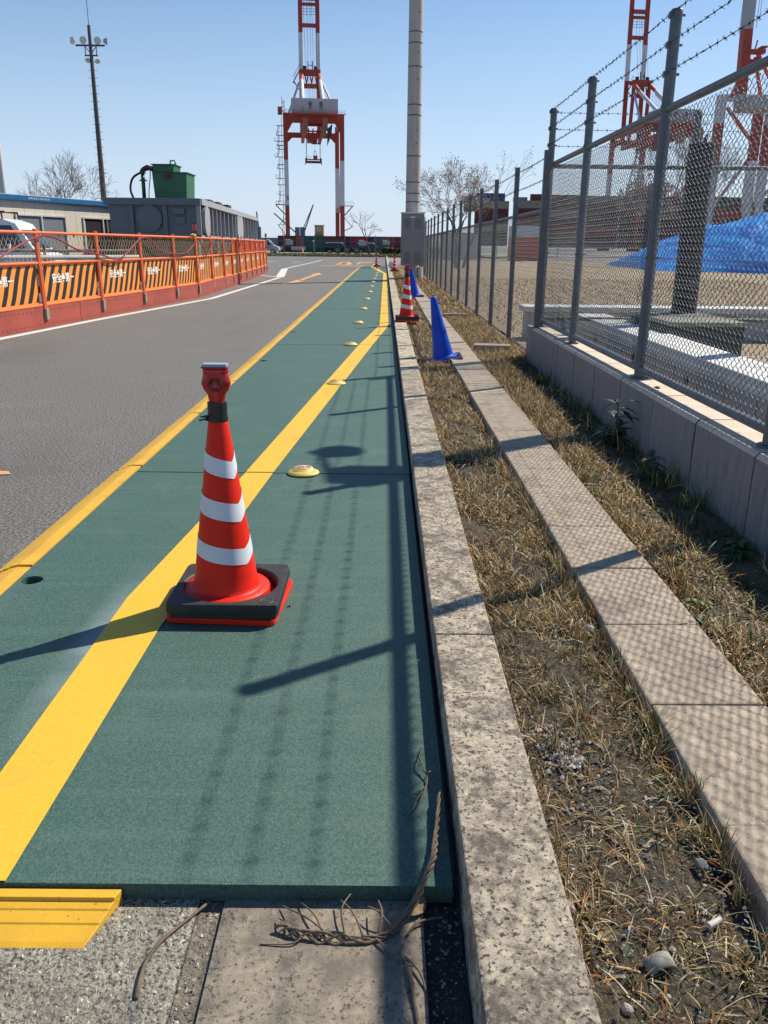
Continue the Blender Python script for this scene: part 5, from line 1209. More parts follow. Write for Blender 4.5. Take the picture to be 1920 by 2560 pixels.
    for a in (-.8, .8): g.bar(W_(a, 30, 60.4), W_(a, 30, 63.4), .3)
    g.bar(W_(-.8, 30, 62), W_(.8, 30, 62), .2); P('sheaves', g, cdark)
    g = MB()
    for a, b_ in ((-1.6, -2.0), (-.8, -.6), (.3, .3), (1.2, 1.0), (2.2, 2.4)): g.cyl(W_(a, 30, 61), W_(b_, 37, 84), .05, n=4); g.cyl(W_(a * .6, 4, 46), W_(a, 30, 58), .05, n=4)
    P('ropes', g, cdark)
    g = MB(); g.bar(W_(-3.6, 29, 60.5), W_(-6.0, 28, 56.4), .3); g.bar(W_(-6.0, 28, 56.4), W_(-4.2, 27, 53.6), .3); g.bar(W_(-6.4, 28, 56.0), W_(-5.4, 28, 56.0), .5, .3)
    for k in range(5): f_ = k / 5; g.bar(W_(-3.6 - 2.4 * f_, 29, 60.9 - 4.1 * f_), W_(-3.9 - 2.4 * f_, 29, 61.9 - 4.1 * f_), .1)
    g.bar(W_(-3.9, 29, 61.9), W_(-6.3, 28, 57.8), .1); P('access_ladder', g, cred)
    # machinery house
    hs = MB(); qb(hs, -7.2, 7.75, -5.5, 3.5, 41.9, 45.7); ho = P('machinery_house', hs, mat('house grey', (.44, .42, .45), (.40, .38, .41), .5, .7))
    g = MB(); qb(g, -7.3, 7.85, -5.6, 3.6, 45.7, 46.0); P('house_roof', g, mat('house roof', (.5, .5, .5), rough=.7), ho)
    for a in (-1.7, 1.8):
        g = MB(); qb(g, a, a + 1.0, -5.62, -5.52, 43.7, 45.0); P('house_window', g, glassd, ho); g = MB(); qb(g, a, a + 1.0, -5.8, -5.52, 42.9, 43.5); P('window_unit', g, mat('unit dark', (.2, .2, .2), rough=.6), ho)
    g = MB(); qb(g, -4.0, -3.3, -5.6, -5.52, 42.1, 43.6); P('house_door', g, mat('door grey', (.3, .3, .3), rough=.6), ho)
    # rails round the platform
    g = MB(); qb(g, -10, 10.2, -6.6, -5.9, 41.3, 41.5)
    for z in (41.9, 42.4): g.bar(W_(-10, -6.5, z), W_(10.2, -6.5, z), .07)
    for a in np.arange(-10, 10.3, .9): g.bar(W_(a, -6.5, 41.5), W_(a, -6.5, 42.4), .06)
    P('platform', g, cred)
    # trolley and underside machinery
    g = MB(); qb(g, -2.2, 2.6, 8, 14, 36.0, 37.4); qb(g, -2.0, 1.4, 8, 13, 34.6, 36.0); qb(g, -3.0, 3.0, 3, 5, 39, 40.4); qb(g, -3, 3, 12, 12.6, 38.2, 38.6); qb(g, -3, 3, 18, 18.6, 38.2, 38.6)
    for a in (-1.5, 0, 1.5): qb(g, a - .15, a + .15, 6, 16, 37.4, 38.6)
    P('trolley', g, cred)
    g = MB(); qb(g, -.6, 2.6, 7, 9, 33.9, 34.1); g.bar(W_(-.4, 8, 34.6), W_(-.4, 8, 33.9), .1); g.bar(W_(2.4, 8, 36), W_(2.4, 8, 33.9), .1); qb(g, 0, .7, 7.5, 8.5, 34.1, 34.7); P('operator_platform', g, cdark)
    V = [W_(3.4 + a_, -17.6, z_) for a_, z_ in ((1.9, 37.2), (.3, 35.6), (.2, 30.6), (1.6, 34.2))]; V2 = [W_(3.4 + a_, -17.0, z_) for a_, z_ in ((1.9, 37.2), (.3, 35.6), (.2, 30.6), (1.6, 34.2))]
    g = MB(); g.add(V + V2, [(0, 1, 2, 3), (4, 5, 6, 7), (0, 1, 5, 4), (1, 2, 6, 5), (2, 3, 7, 6), (3, 0, 4, 7)]); P('black_cover', g, black)
    g = MB(); qb(g, -4.3, -2.6, -16.8, -14, 34.2, 36.2); qb(g, 1.9, 3.4, -16.8, -14, 34.0, 36.0); P('festoon_box', g, mat('crane orange brown', (.33, .10, .05)))
    # ropes and spreader
    g = MB()
    for a in (-2.4, 2.3): g.cyl(W_(a, 9, 36), W_(a, 10, 29.2), .06, n=4); g.cyl(W_(a + .15, 11, 36), W_(a + .15, 10, 29.2), .06, n=4)
    g.cyl(W_(.6, 10, 36), W_(.6, 10, 31.6), .04, n=4); P('hoist_ropes', g, cdark)
    g = MB(); qb(g, -2.8, 2.9, 9.3, 10.7, 28.0, 28.7); qb(g, -2.8, -2.2, 9.3, 10.7, 28.7, 29.6); qb(g, 2.3, 2.9, 9.3, 10.7, 28.7, 29.6); qb(g, -2.2, 2.3, 9.5, 10.5, 29.0, 29.3)
    for a in (-2.75, 2.8): qb(g, a - .12, a + .12, 9.3, 10.7, 27.5, 28.0)
    g.bar(W_(.1, 10, 30.4), W_(.4, 10, 31.8), .12); g.bar(W_(1.2, 10, 30.4), W_(.9, 10, 31.8), .12); g.bar(W_(.3, 10, 31.8), W_(1.0, 10, 31.8), .14)
    for a in (-2.2, -1.6, -1.0): g.bar(W_(a, 9.6, 29.3), W_(a, 9.6, 30.0), .08)
    g.bar(W_(-2.2, 9.6, 30), W_(-.5, 9.6, 30), .08); P('spreader', g, mat('spreader dark red', (.16, .02, .025), rough=.6))
    g = MB(); qb(g, .0, 1.4, 9.2, 10.6, 29.0, 30.4); P('spreader_motor', g, cred)
    # stair tower on the left leg
    g = MB(); zz = 15.0; side = 1
    lv = [14.0, 17.0, 20.2, 22.2, 25.2, 26.5, 28.8, 31.2, 32.4, 33.6, 35.4, 38.3]
    for i, z in enumerate(lv):
        w0 = 13.0 if i % 3 == 0 else 12.3; g.bar(W_(-10.07, -.4, z), W_(-w0, -.4, z), .9, .14)
        if i % 3 != 2: g.bar(W_(-w0, -.8, z + 1.0), W_(-w0 + 1.6, -.8, z + 1.0), .07); g.bar(W_(-w0, -.8, z), W_(-w0, -.8, z + 1.0), .08); g.bar(W_(-w0 + .8, -.8, z), W_(-w0 + .8, -.8, z + 1.0), .06)
        if i + 1 < len(lv): g.bar(W_(-12.3 + .5 * (i % 2), -.4, z), W_(-11.6 + .0 * (i % 2), -.4, lv[i + 1]), .16); g.bar(W_(-11.9 + .5 * (i % 2), -.9, z), W_(-11.2, -.9, lv[i + 1]), .10)
    g.bar(W_(-10.6, -.3, 2), W_(-10.6, -.3, 41), .12); g.bar(W_(-11.3, -.3, 3), W_(-10.4, -.3, 14), .10); P('stair_tower', g, cdark)
    g = MB(); g.bar(W_(-10.07, 0, 10.8), W_(-13.2, 0, 13.9), .35); g.bar(W_(-10.07, 0, 9.6), W_(-12.0, 0, 7.8), .2); g.bar(W_(-12.6, 0, 7.6), W_(-10.1, 0, 7.6), .5, .15); g.bar(W_(-10.07, 0, 4), W_(-12.6, 0, 7.6), .25)
    g.bar(W_(10.07, 0, 10.8), W_(12.8, 0, 13.7), .35); g.bar(W_(10.0, 0, 13.85), W_(13.2, 0, 13.85), 1.2, .2); g.bar(W_(10.07, 0, 10.0), W_(12.6, 0, 7.2), .2); g.bar(W_(10.07, 0, 5.8), W_(12.9, 0, 7.2), .25); g.bar(W_(12.6, 0, 7.2), W_(13.0, 0, 8.6), .12)
    g.bar(W_(-13.2, 0, 13.95), W_(-10.07, 0, 13.95), 1.2, .2)
    for s_ in (-1, 1):
        for a in (10.2, 11.2, 12.2, 13.1): g.bar(W_(s_ * a, -.6, 13.9), W_(s_ * a, -.6, 15.1), .08)
        g.bar(W_(s_ * 10.1, -.6, 15.1), W_(s_ * 13.1, -.6, 15.1), .08)
    P('leg_platforms', g, cred)
    g = MB(); qb(g, -11.7, -10.4, -1.5, 0, 41.6, 43.9); g.bar(W_(-9.6, -1, 41.5), W_(-9.6, -1, 46), .15); g.bar(W_(-10.3, -1, 41.5), W_(-10.3, -1, 47), .15)
    for z in (42.5, 43.8, 45): g.bar(W_(-10.3, -1, z), W_(-9.6, -1, z + .7), .12); g.bar(W_(-10.3, -1, z), W_(-9.6, -1, z), .12)
    P('side_cabin', g, cred)
    if number:
        tm_ = text_mesh('number_5', '5', 1.9, darksteel, .03); tm_.transform(Matrix.Rotation(R(90), 4, 'X'))
        q = W_(-9.15, -.83, 15.9); o = put('number_5', tm_, t, (q[0] - ox, q[1] - oy, q[2]), th)
    return t
crane(-23.8, 300, 'nearest red and white gantry crane numbered 5, boom raised, at the end of the road')
crane(98.6, 313, 'red and white gantry crane with its grey machinery house seen above the tall fence rail', number=False)
# third crane: single box boom, braced frame, near the right edge
def crane3():
    oy = 250; t = thing('gantry_crane', 'crane with a single grey and red boom and diagonal leg braces at the right edge', 'gantry crane', (98, oy, 0), 'red and white gantry cranes')
    def P(nm, g, m): return part(nm, g, m, t)
    bg_ = mat('boom grey', (.36, .35, .36), rough=.6)
    for (xa, za), (xb, zb), m in (((95.7, 90), (96.1, 56.9), bg_), ((96.1, 56.9), (96.7, 41.2), cred), ((96.7, 41.2), (96.9, 37), bg_)):
        g = MB(); g.bar((xa, oy, za), (xb, oy, zb), 2.8, 2.4); P('boom', g, m)
    g = MB()
    for dx in (-2.0, 2.4, 3.0): g.cyl((96.2 + dx, oy, 50 + 3 * abs(dx)), (96.2 + dx * .9, oy, 90), .06, n=4)
    P('ropes', g, cdark)
    g = MB(); g.b2(97.4, 101.6, oy - 1, oy + 1, 51.2, 52.2); g.b2(97.0, 101, oy - 1, oy + 1, 48.6, 49.8); g.bar((99, oy, 52), (99.4, oy, 54.5), .3); g.b2(100.2, 102, oy - 1.5, oy + 1.5, 52.6, 52.9); P('mast_head', g, cred)
    g = MB(); g.cyl((99.8, oy, 51.5), (107.5, oy - 3, 38), .5, n=8); g.cyl((99.4, oy, 50.5), (104, oy + 2, 38), .5, n=8); g.cyl((97, oy, 47.5), (93.6, oy - 2, 40.5), .5, n=8); P('stay', g, MATS['crane bright red'])
    g = MB(); g.b2(96.6, 103.4, oy - 9, oy + 1.5, 36.8, 39.8); P('machinery_house', g, mat('house beige', (.42, .39, .37), rough=.7))
    g = MB(); g.b2(91.0, 112, oy - .9, oy + .9, 39.6, 41.2); P('portal_beam', g, cwhite)
    for x, zt_, zb_ in ((91.7, 34, 22.7), (102.3, 36.5, 24.6), (105.6, 33.8, 22.6), (111.5, 36, 24)):
        for z0, z1, m in ((0, zb_, cwhite), (zb_, zt_, cred), (zt_, 41, cwhite)):
            g = MB(); g.b2(x - 1.15, x + 1.15, oy - 1, oy + 1, z0, z1 - .005); P('leg', g, m)
    g = MB(); g.cyl((93.5, oy, 38), (101.9, oy, 29), .55, n=8); P('brace', g, MATS['crane bright red'])
    g = MB(); g.cyl((102, oy, 26.3), (99.8, oy, 22.8), .55, n=8); P('brace', g, cred)
    pk = mat('crane pink grey', (.45, .30, .27), rough=.6)
    g = MB(); g.cyl((99.8, oy, 22.8), (92.4, oy, 11.8), .5, n=8); g.cyl((111, oy, 20), (103.3, oy, 11.8), .5, n=8); P('brace', g, pk)
    g = MB(); g.b2(90.5, 113, oy - .8, oy + .8, 9.4, 11.6); P('sill_beam', g, cred)
crane3()
# harbour cranes far away, blue
blue_ = mat('ship crane blue', (.10, .14, .20), rough=.6)
def derrick(x, y, lab, tips, w_=1.2, hgt=12):
    g = MB(); g.b2(x - w_, x + w_, y, y + 2, 0, hgt)
    for (tx, tz) in tips:
        g.bar((x + .4, y, hgt * .62), (tx, y, tz), .55); g.bar((x - .5, y, hgt * .72), (tx, y, tz), .35)
        for k in range(1, 7): f_ = k / 7; g.bar((x + .4 + (tx - x - .4) * f_, y, hgt * .62 + (tz - hgt * .62) * f_), (x - .5 + (tx - x + .5) * f_, y, hgt * .72 + (tz - hgt * .72) * f_), .2)
    single('ship_crane', g, blue_, lab, 'ship crane', (x, y, 0), 'blue ship cranes far beyond the containers')
derrick(-37.6, 400, 'blue ship crane with a long jib raised to the right, under the gantry crane', [(-32.5, 18.4)], 1.1, 8.7)
derrick(-40.0, 400, 'blue ship crane with its jib lowered to the left, under the gantry crane', [(-50.4, 14.6)], 1.0, 8.7)
derrick(-57.6, 400, 'slim blue ship crane standing left of the gantry crane beyond the tank', [(-58.3, 15.2)], .9, 8.7)
g = MB(); g.b2(-120, -20, 402, 440, 0, 4.0, 0); g.b2(-66, -60, 401, 410, 4.0, 7.5, 1)
single('ship', g, [mat('ship hull', (.17, .19, .22), rough=.7), mat('ship white', (.6, .62, .64), rough=.6)], 'grey ship hull with a white deckhouse far behind the minivan', 'ship', (-60, 402, 0))

# ================================================================== GROUND COVER
def blades(name, N, xf, yf, zf, hmin, hmax, wid, cols, lie=.6, seed=1, green=.05, patch=0):
    r = np.random.default_rng(seed); y = yf(r, N); x = xf(r, N)
    if patch:
        dn = .5 + .28 * np.sin(x * 13 + y * 5.1 + 1) + .28 * np.sin(y * 7.3 - x * 9 + 2.2) + .22 * np.sin(y * 17 + x * 21)
        kp = r.random(len(x)) < np.clip(dn * 1.15 + patch, .04, 1); x = x[kp]; y = y[kp]
    n = len(x); z0 = zf(x, y)
    L = r.uniform(hmin, hmax, n) * (r.uniform(.5, 1.3, n)); az = r.uniform(0, 2 * pi, n); th = np.clip(r.normal(lie, .38, n), .05, 1.5); curl = r.uniform(.2, 1.6, n)
    w0 = r.uniform(.6, 1.3, n) * wid
    K = 5; V = np.zeros((n, 2 * K - 1, 3)); px = x.copy(); py_ = y.copy(); pz = z0 - .004
    sx, sy = -np.sin(az), np.cos(az); tw = r.uniform(-.9, .9, n)
    for k in range(K):
        ww = w0 * (1 - (k / (K - 1)) ** 1.6)
        zt_ = tw * ww
        if k < K - 1:
            V[:, 2 * k] = np.stack([px - sx * ww, py_ - sy * ww, pz - zt_ * .6], 1); V[:, 2 * k + 1] = np.stack([px + sx * ww, py_ + sy * ww, pz + zt_ * .6], 1)
        else: V[:, 2 * k] = np.stack([px, py_, pz], 1)
        a = th + curl * (k / (K - 1)) ** 1.3; st = L / (K - 1)
        px = px + np.cos(az) * np.sin(a) * st; py_ = py_ + np.sin(az) * np.sin(a) * st; pz = np.maximum(pz + np.cos(a) * st, z0 + .002)
    tri = []
    for k in range(K - 2): a = 2 * k; tri += [(a, a + 1, a + 3), (a, a + 3, a + 2)]
    a = 2 * (K - 2); tri += [(a, a + 1, a + 2)]
    tri = np.array(tri); F = (tri[None] + (np.arange(n) * (2 * K - 1))[:, None, None]).reshape(-1, 3)
    me = bpy.data.meshes.new(name); nv = n * (2 * K - 1); me.vertices.add(nv); me.vertices.foreach_set('co', V.reshape(-1).astype(np.float32))
    me.loops.add(F.size); me.loops.foreach_set('vertex_index', F.reshape(-1).astype(np.int32)); me.polygons.add(len(F)); me.polygons.foreach_set('loop_start', np.arange(len(F), dtype=np.int32) * 3); me.polygons.foreach_set('loop_total', np.full(len(F), 3, np.int32))
    cols = np.array(cols); ci = r.integers(0, len(cols), n); c = cols[ci] * r.uniform(.55, 1.12, (n, 1)); gm_ = r.random(n) < green; c[gm_] = np.array([.07, .13, .025]) * r.uniform(.6, 1.4, (gm_.sum(), 1))
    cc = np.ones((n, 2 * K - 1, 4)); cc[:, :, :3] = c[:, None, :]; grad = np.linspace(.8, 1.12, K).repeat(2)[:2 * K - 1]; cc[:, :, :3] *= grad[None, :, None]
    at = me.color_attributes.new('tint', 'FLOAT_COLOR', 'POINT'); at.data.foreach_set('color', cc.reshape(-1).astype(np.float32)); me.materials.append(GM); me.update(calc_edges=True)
    o = put(name, me); o['kind'] = 'stuff'; return o
GM = attr_mat('dry grass blade', .75)
straw = [(.68, .50, .25), (.60, .40, .17), (.78, .62, .36), (.50, .27, .09), (.42, .17, .05), (.64, .48, .27), (.30, .19, .08), (.80, .68, .45)]
def yden(a, b, p=1.): return lambda r, n: a + (b - a) * r.random(n) ** p
def clumpx(x0, x1): return lambda r, n: r.uniform(x0, x1, n)
zc = lambda x, y: np.full(len(x), .06)
# strip between kerb and path: thin in front, dense further on
def thin(o): return o
def xthin(x0, x1, y0, y1):
    pass
blades('dry_grass', 17000, clumpx(.355, .70), yden(2.4, 7.5, 1.1), zc, .035, .10, .0026, straw, .85, 1, .10, .08)
blades('dry_grass', 17000, clumpx(.35, .70), yden(7.5, 16, 1.3), zc, .04, .09, .0034, straw, .8, 2, .06, .15)
blades('dry_grass', 9000, clumpx(.35, .70), yden(16, 40, 1.2), zc, .06, .11, .008, straw, .7, 3, .04)
# sparse tufts at the front, along the edges of kerb and path
def tufts(name, n, per, xr, yr, seed, h=(.03, .08), wid=.0017, gr=.18, lie=.45):
    r = np.random.default_rng(seed); cx_ = r.uniform(*xr, n); cy_ = r.uniform(*yr, n)
    X = (cx_[:, None] + r.normal(0, .010, (n, per))).ravel(); Y = (cy_[:, None] + r.normal(0, .012, (n, per))).ravel()
    return blades(name, n * per, lambda r_, m: X, lambda r_, m: Y, zc, h[0], h[1], wid, straw, lie, seed, gr)
tufts('dry_grass', 230, 9, (.36, .70), (.75, 2.7), 5, (.025, .075), .0016, .15, .8)
tufts('dry_grass', 150, 16, (.37, .69), (1.7, 2.9), 6, (.03, .08), .0016)
tufts('dry_grass', 130, 14, (.672, .706), (.7, 4.2), 7, (.04, .10), .0018, .22, .35)
tufts('dry_grass', 70, 9, (.348, .362), (.9, 3.4), 8, (.03, .07), .0015, .25, .3)
blades('dead_straw', 3000, clumpx(.36, .70), yden(.6, 3.4), lambda x, y: np.full(len(x), .062), .02, .085, .0013, straw, 1.42, 9, .02, .1)
blades('moss', 9000, clumpx(.36, .70), yden(.6, 5), zc, .004, .014, .0010, [(.10, .11, .03), (.16, .14, .05), (.07, .08, .03)], .8, 19, .3, .01)
# strip between path and wall / fence
blades('dry_grass', 11500, clumpx(1.03, 1.30), yden(1.4, 6.5, .9), zc, .035, .10, .0028, straw, .9, 11, .14, .10)
shade_browns = [(.12, .08, .035), (.16, .10, .045), (.07, .085, .03), (.09, .06, .03), (.20, .12, .05)]  # dark palette puts the wall's shade into the blade colours
blades('shaded_grass', 9000, clumpx(1.28, 1.58), yden(1.4, 9.0, .9), lambda x, y: .05 - .06 * (x - 1.28), .03, .085, .0028, shade_browns, .8, 21, .3, .15)
blades('dry_grass', 9000, clumpx(1.03, 1.32), yden(6, 9.2, 1.), zc, .05, .11, .0032, straw, .75, 22, .07)
blades('dry_grass', 14000, clumpx(1.03, 1.62), yden(9.2, 15, 1.2), zc, .06, .12, .0036, straw, .7, 12, .07)
blades('dry_grass', 12000, clumpx(1.03, 1.62), yden(15, 45, 1.2), zc, .08, .13, .009, straw, .7, 13, .04)
tufts('dry_grass', 190, 16, (1.025, 1.14), (1.6, 9), 14, (.05, .13), .0022, .12, .55)
tufts('tall_weeds', 60, 10, (1.40, 1.56), (2.6, 8.5), 15, (.08, .17), .0030, .6, .35)
blades('lawn_grass', 26000, lambda r, n: r.uniform(1.9, 14, n), yden(12, 34, 1.2), lambda x, y: np.full(len(x), .03), .06, .13, .008, [(.56, .42, .25), (.46, .33, .18), (.60, .48, .30)], .8, 16, .02)
blades('verge_grass', 12000, lambda r, n: r.uniform(-18, 11, n), yden(94.3, 99, 1), lambda x, y: np.full(len(x), .12), .10, .35, .03, [(.30, .26, .12), (.16, .16, .05), (.22, .2, .08)], .6, 17, .3)

# gravel and pebbles
def pebbles(name, N, xr, yr, z, smin, smax, seed, cols, cluster=None):
    r = random.Random(seed); V = []; F = []; C = []
    oct_ = [(1, 0, 0), (0, 1, 0), (-1, 0, 0), (0, -1, 0), (0, 0, 1), (.7, .7, .55), (-.7, .7, .5), (-.7, -.7, .55), (.7, -.7, .5)]
    fc = [(0, 5, 4), (5, 1, 4), (1, 6, 4), (6, 2, 4), (2, 7, 4), (7, 3, 4), (3, 8, 4), (8, 0, 4), (0, 1, 5), (1, 2, 6), (2, 3, 7), (3, 0, 8)]
    for i in range(N):
        if cluster: x = r.gauss(cluster[0], cluster[2]); y = r.gauss(cluster[1], cluster[3])
        else: x = r.uniform(*xr); y = r.uniform(*yr)
        s_ = smin + (smax - smin) * r.random() ** 3; a = r.uniform(0, 6.28); ex_, ey_, ez_ = s_ * r.uniform(.7, 1.3), s_ * r.uniform(.5, 1), s_ * r.uniform(.4, .8)
        o = len(V)
        for (p, q, t_) in oct_:
            p, q, t_ = p * ex_ * r.uniform(.8, 1.15), q * ey_ * r.uniform(.8, 1.15), t_ * ez_; V.append((x + p * cos(a) - q * sin(a), y + p * sin(a) + q * cos(a), z + t_ - ez_ * .1))
        F += [tuple(o + k_ for k_ in t_) for t_ in fc]; c = r.choice(cols); k_ = r.uniform(.7, 1.25); C += [[c[0] * k_, c[1] * k_, c[2] * k_, 1]] * 9
    me = bpy.data.meshes.new(name); me.from_pydata(V, [], F); at = me.color_attributes.new('tint', 'FLOAT_COLOR', 'POINT'); at.data.foreach_set('color', np.array(C, np.float32).ravel()); me.materials.append(PM); me.update()
    o = put(name, me); o['kind'] = 'stuff'; return o
PM = attr_mat('pebble', .85)
pc = [(.30, .28, .25), (.16, .16, .17), (.40, .35, .29), (.12, .11, .10), (.24, .20, .16), (.55, .52, .48)]
pebbles('gravel', 5200, (.35, .71), (.6, 3.2), .066, .0012, .0048, 1, pc)
pebbles('gravel', 260, 0, 0, .068, .004, .010, 2, pc, (.45, 1.74, .035, .06))
pebbles('gravel', 120, (.36, .70), (.7, 3.0), .066, .004, .009, 3, pc)
pebbles('gravel', 700, (.09, .157), (.5, 1.32), -.004, .001, .005, 4, [(.1, .09, .08), (.2, .18, .15), (.3, .27, .22)])
pebbles('aggregate_stones', 9000, (-1.4, -.352), (.7, 1.33), .0035, .0012, .0046, 5, [(.46, .43, .36), (.30, .28, .25), (.16, .155, .155), (.42, .36, .28), (.55, .52, .46)])
pebbles('gravel', 260, (-.35, -.305), (.7, 1.33), -.003, .0012, .005, 6, pc)
pebbles('gravel', 1500, (1.03, 1.4), (1.4, 4.0), .062, .002, .006, 7, pc)

# single stones and litter
def rock(x, y, z, s_, col, lab, cat='stone', seed=1):
    r = random.Random(seed); g = MB(); import bmesh
    bm = bmesh.new(); bmesh.ops.create_icosphere(bm, subdivisions=2, radius=1)
    for v_ in bm.verts: v_.co = Vector((v_.co.x * s_[0], v_.co.y * s_[1], v_.co.z * s_[2])) * r.uniform(.8, 1.15)
    me = bpy.data.meshes.new('stone'); bm.to_mesh(me); bm.free(); me.materials.append(mat('stone %.2f' % col[0], col, tuple(c * .7 for c in col), 60, .85, bump=.3)); o = put('stone', me, None, (x, y, z), r.uniform(0, 3)); return tag(o, lab, cat)
rock(.672, 2.42, .075, (.016, .012, .012), (.66, .66, .66), 'white stone in the grass beside the path edge, in the middle', seed=3)
rock(.645, 1.36, .068, (.016, .012, .009), (.27, .28, .25), 'grey green stone half sunk in the soil near the path', seed=4)
rock(.352, 1.245, .068, (.016, .018, .010), (.46, .37, .33), 'pinkish stone chip touching the right side of the kerb', seed=5)
rock(.405, 1.03, .066, (.010, .009, .008), (.52, .43, .38), 'small pink pebble at the bottom by the kerb', seed=6)
rock(.325 + .13, 1.82, .07, (.010, .007, .006), (.55, .5, .46), 'pale pebble on the gravel patch beside the kerb', seed=8)
g = MB(); N = 14; vs = []
for r_ in (.026, .020):
    for z in (-.014, .014):
        for k in range(N): a = R(10) + R(160) * k / (N - 1); vs.append((r_ * cos(a), z, r_ * sin(a) * .8))
q = [(k, k + 1, N + k + 1, N + k) for k in range(N - 1)] + [(2 * N + k, 3 * N + k, 3 * N + k + 1, 2 * N + k + 1) for k in range(N - 1)] + [(k, 2 * N + k, 2 * N + k + 1, k + 1) for k in range(N - 1)] + [(N + k, N + k + 1, 3 * N + k + 1, 3 * N + k) for k in range(N - 1)]
g.add(vs, q, 0, True); o = single('pipe_fragment', g, mat('pipe shard', (.36, .33, .26), (.28, .26, .2), 60, .8), 'curved broken grey pipe shard on the soil near the bottom right', 'pipe fragment', (0, 0, 0)); o.location = (.487, 1.118, .062); o.rotation_euler = (R(8), R(-10), R(12))
g = MB(); g.cyl((-.016, 0, 0), (.016, 0, 0), .006, .0055, n=10); o = single('cigarette_end', g, mat('shell white', (.68, .62, .57), rough=.6), 'small white cylinder of litter on the soil, right of the pipe shard', 'litter', (0, 0, 0)); o.location = (.612, 1.205, .074); o.rotation_euler.z = R(30)
def leaf(x, y, z, s_, col, lab, rz):
    g = MB(); pts = []
    for k in range(9):
        t_ = k / 8; wv = sin(pi * t_) ** .8; pts.append([(t_ - .5) * 2 * s_, wv * s_ * .55, abs(t_ - .5) * s_ * .6 + .002 + random.uniform(0, .002)])
    vs = [(p[0], p[1], p[2] + p[1] * .4) for p in pts] + [(p[0], 0, p[2]) for p in pts] + [(p[0], -p[1], p[2] + p[1] * .35) for p in pts]
    fs = [(k, k + 1, 10 + k, 9 + k) for k in range(8)] + [(9 + k, 10 + k, 19 + k, 18 + k) for k in range(8)]
    g.add(vs, fs, 0, True); o = single('dead_leaf', g, mat('leaf %.2f' % col[0], col, tuple(c * .6 for c in col), 60, .8), lab, 'leaf', (0, 0, 0)); o.location = (x, y, z); o.rotation_euler.z = R(rz); o.rotation_euler.x = R(12)
leaf(.403, 1.175, .066, .018, (.50, .36, .17), 'curled yellow brown dead leaf on the soil beside the kerb', 30)
leaf(.075, 1.30, .006, .028, (.36, .25, .13), 'crumpled brown dead leaf by the twisted vine at the mat corner', 60)
leaf(.115, 1.335, .010, .030, (.20, .14, .10), 'dark dead leaf in the gutter beside the mat corner', -20)
leaf(1.655, 5.0, .425, .035, (.60, .48, .30), 'dry curled leaf lying on the wall against the bottom rail', 40)
# vine and twigs
vinem = mat('dry vine', (.24, .17, .11), (.15, .105, .07), 60, .85, bump=.3)
def wob(P, a, r): return [(p[0] + r.uniform(-a, a), p[1] + r.uniform(-a, a), max(.004, p[2] + r.uniform(-a * .6, a * .6))) for p in P]
vt = thing('dead_vine', 'twisted dry vine lying over the mat edge and the gutter', 'vine', (0, 1.25, 0)); rr_ = random.Random(3)
main = [(.137, 1.575, .066), (.128, 1.50, .062), (.118, 1.44, .055), (.110, 1.385, .058), (.094, 1.335, .056), (.074, 1.298, .034), (.03, 1.243, .012), (-.02, 1.222, .012), (-.09, 1.224, .012), (-.15, 1.230, .012), (-.185, 1.245, .012)]
for k in range(4):
    sp_ = smooth(main, 8); ph = k * pi / 2; pts = []
    for i, p in enumerate(sp_):
        a = i * .45 + ph; am = .0042 if i < len(sp_) * .75 else .008; pts.append((p[0] + am * cos(a), p[1] + am * sin(a) * .8, max(.004, p[2] + am * sin(a))))
    g = MB(); g.tube(pts, [(.0026 + .0009 * sin(i * .3 + k)) * rr_.uniform(.8, 1.2) for i in range(len(pts))], 6); part('stem', g, vinem, vt)
for P in ([(-.09, 1.225, .015), (-.13, 1.25, .03), (-.185, 1.305, .012)], [(-.10, 1.225, .012), (-.12, 1.27, .022), (-.16, 1.325, .008)], [(-.03, 1.225, .015), (-.045, 1.26, .035), (-.075, 1.31, .02)], [(-.0, 1.232, .014), (.01, 1.26, .035), (.0, 1.298, .03)],
          [(-.005, 1.23, .012), (.03, 1.19, .012), (.065, 1.168, .008)], [(-.14, 1.23, .012), (-.16, 1.215, .01), (-.215, 1.215, .006)], [(.03, 1.245, .016), (.0, 1.27, .03), (-.02, 1.285, .028)], [(-.15, 1.23, .012), (-.175, 1.25, .02), (-.19, 1.27, .01)], [(-.06, 1.226, .015), (-.07, 1.25, .05), (-.055, 1.285, .06)]):
    g = MB(); s_ = smooth(wob(P, .003, rr_), 6); g.tube(s_, [.0024 * (1 - .5 * i / len(s_)) for i in range(len(s_))], 5); part('side_stem', g, vinem, vt)
def twig(P, r, lab, col=None):
    g = MB(); s_ = smooth(P, 7); g.tube(s_, [r * (1 - .35 * i / len(s_)) * rr_.uniform(.9, 1.1) for i in range(len(s_))], 7); return single('twig', g, mat('twig brown', (.22, .15, .10), (.14, .1, .07), 80, .85), lab, 'twig', P[0])
twig([(-.413, 1.095, .007), (-.416, 1.13, .010), (-.415, 1.17, .012), (-.40, 1.215, .012), (-.37, 1.26, .010), (-.332, 1.315, .008)], .0042, 'curved brown twig lying alone on the pebbled concrete')
twig([(.052, 1.17, .006), (.06, 1.13, .012), (.064, 1.09, .008), (.07, 1.04, .006)], .0048, 'thick twig lying in the gutter at the bottom edge')
twig([(.05, 1.185, .010), (.075, 1.15, .012), (.085, 1.11, .004), (.082, 1.08, .0)], .0024, 'thin dark twig crossing the thick twig at the bottom edge')
twig([(.055, 1.235, .008), (.075, 1.26, .014), (.105, 1.275, .010), (.125, 1.285, .004)], .003, 'short twig pointing towards the kerb beside the vine')
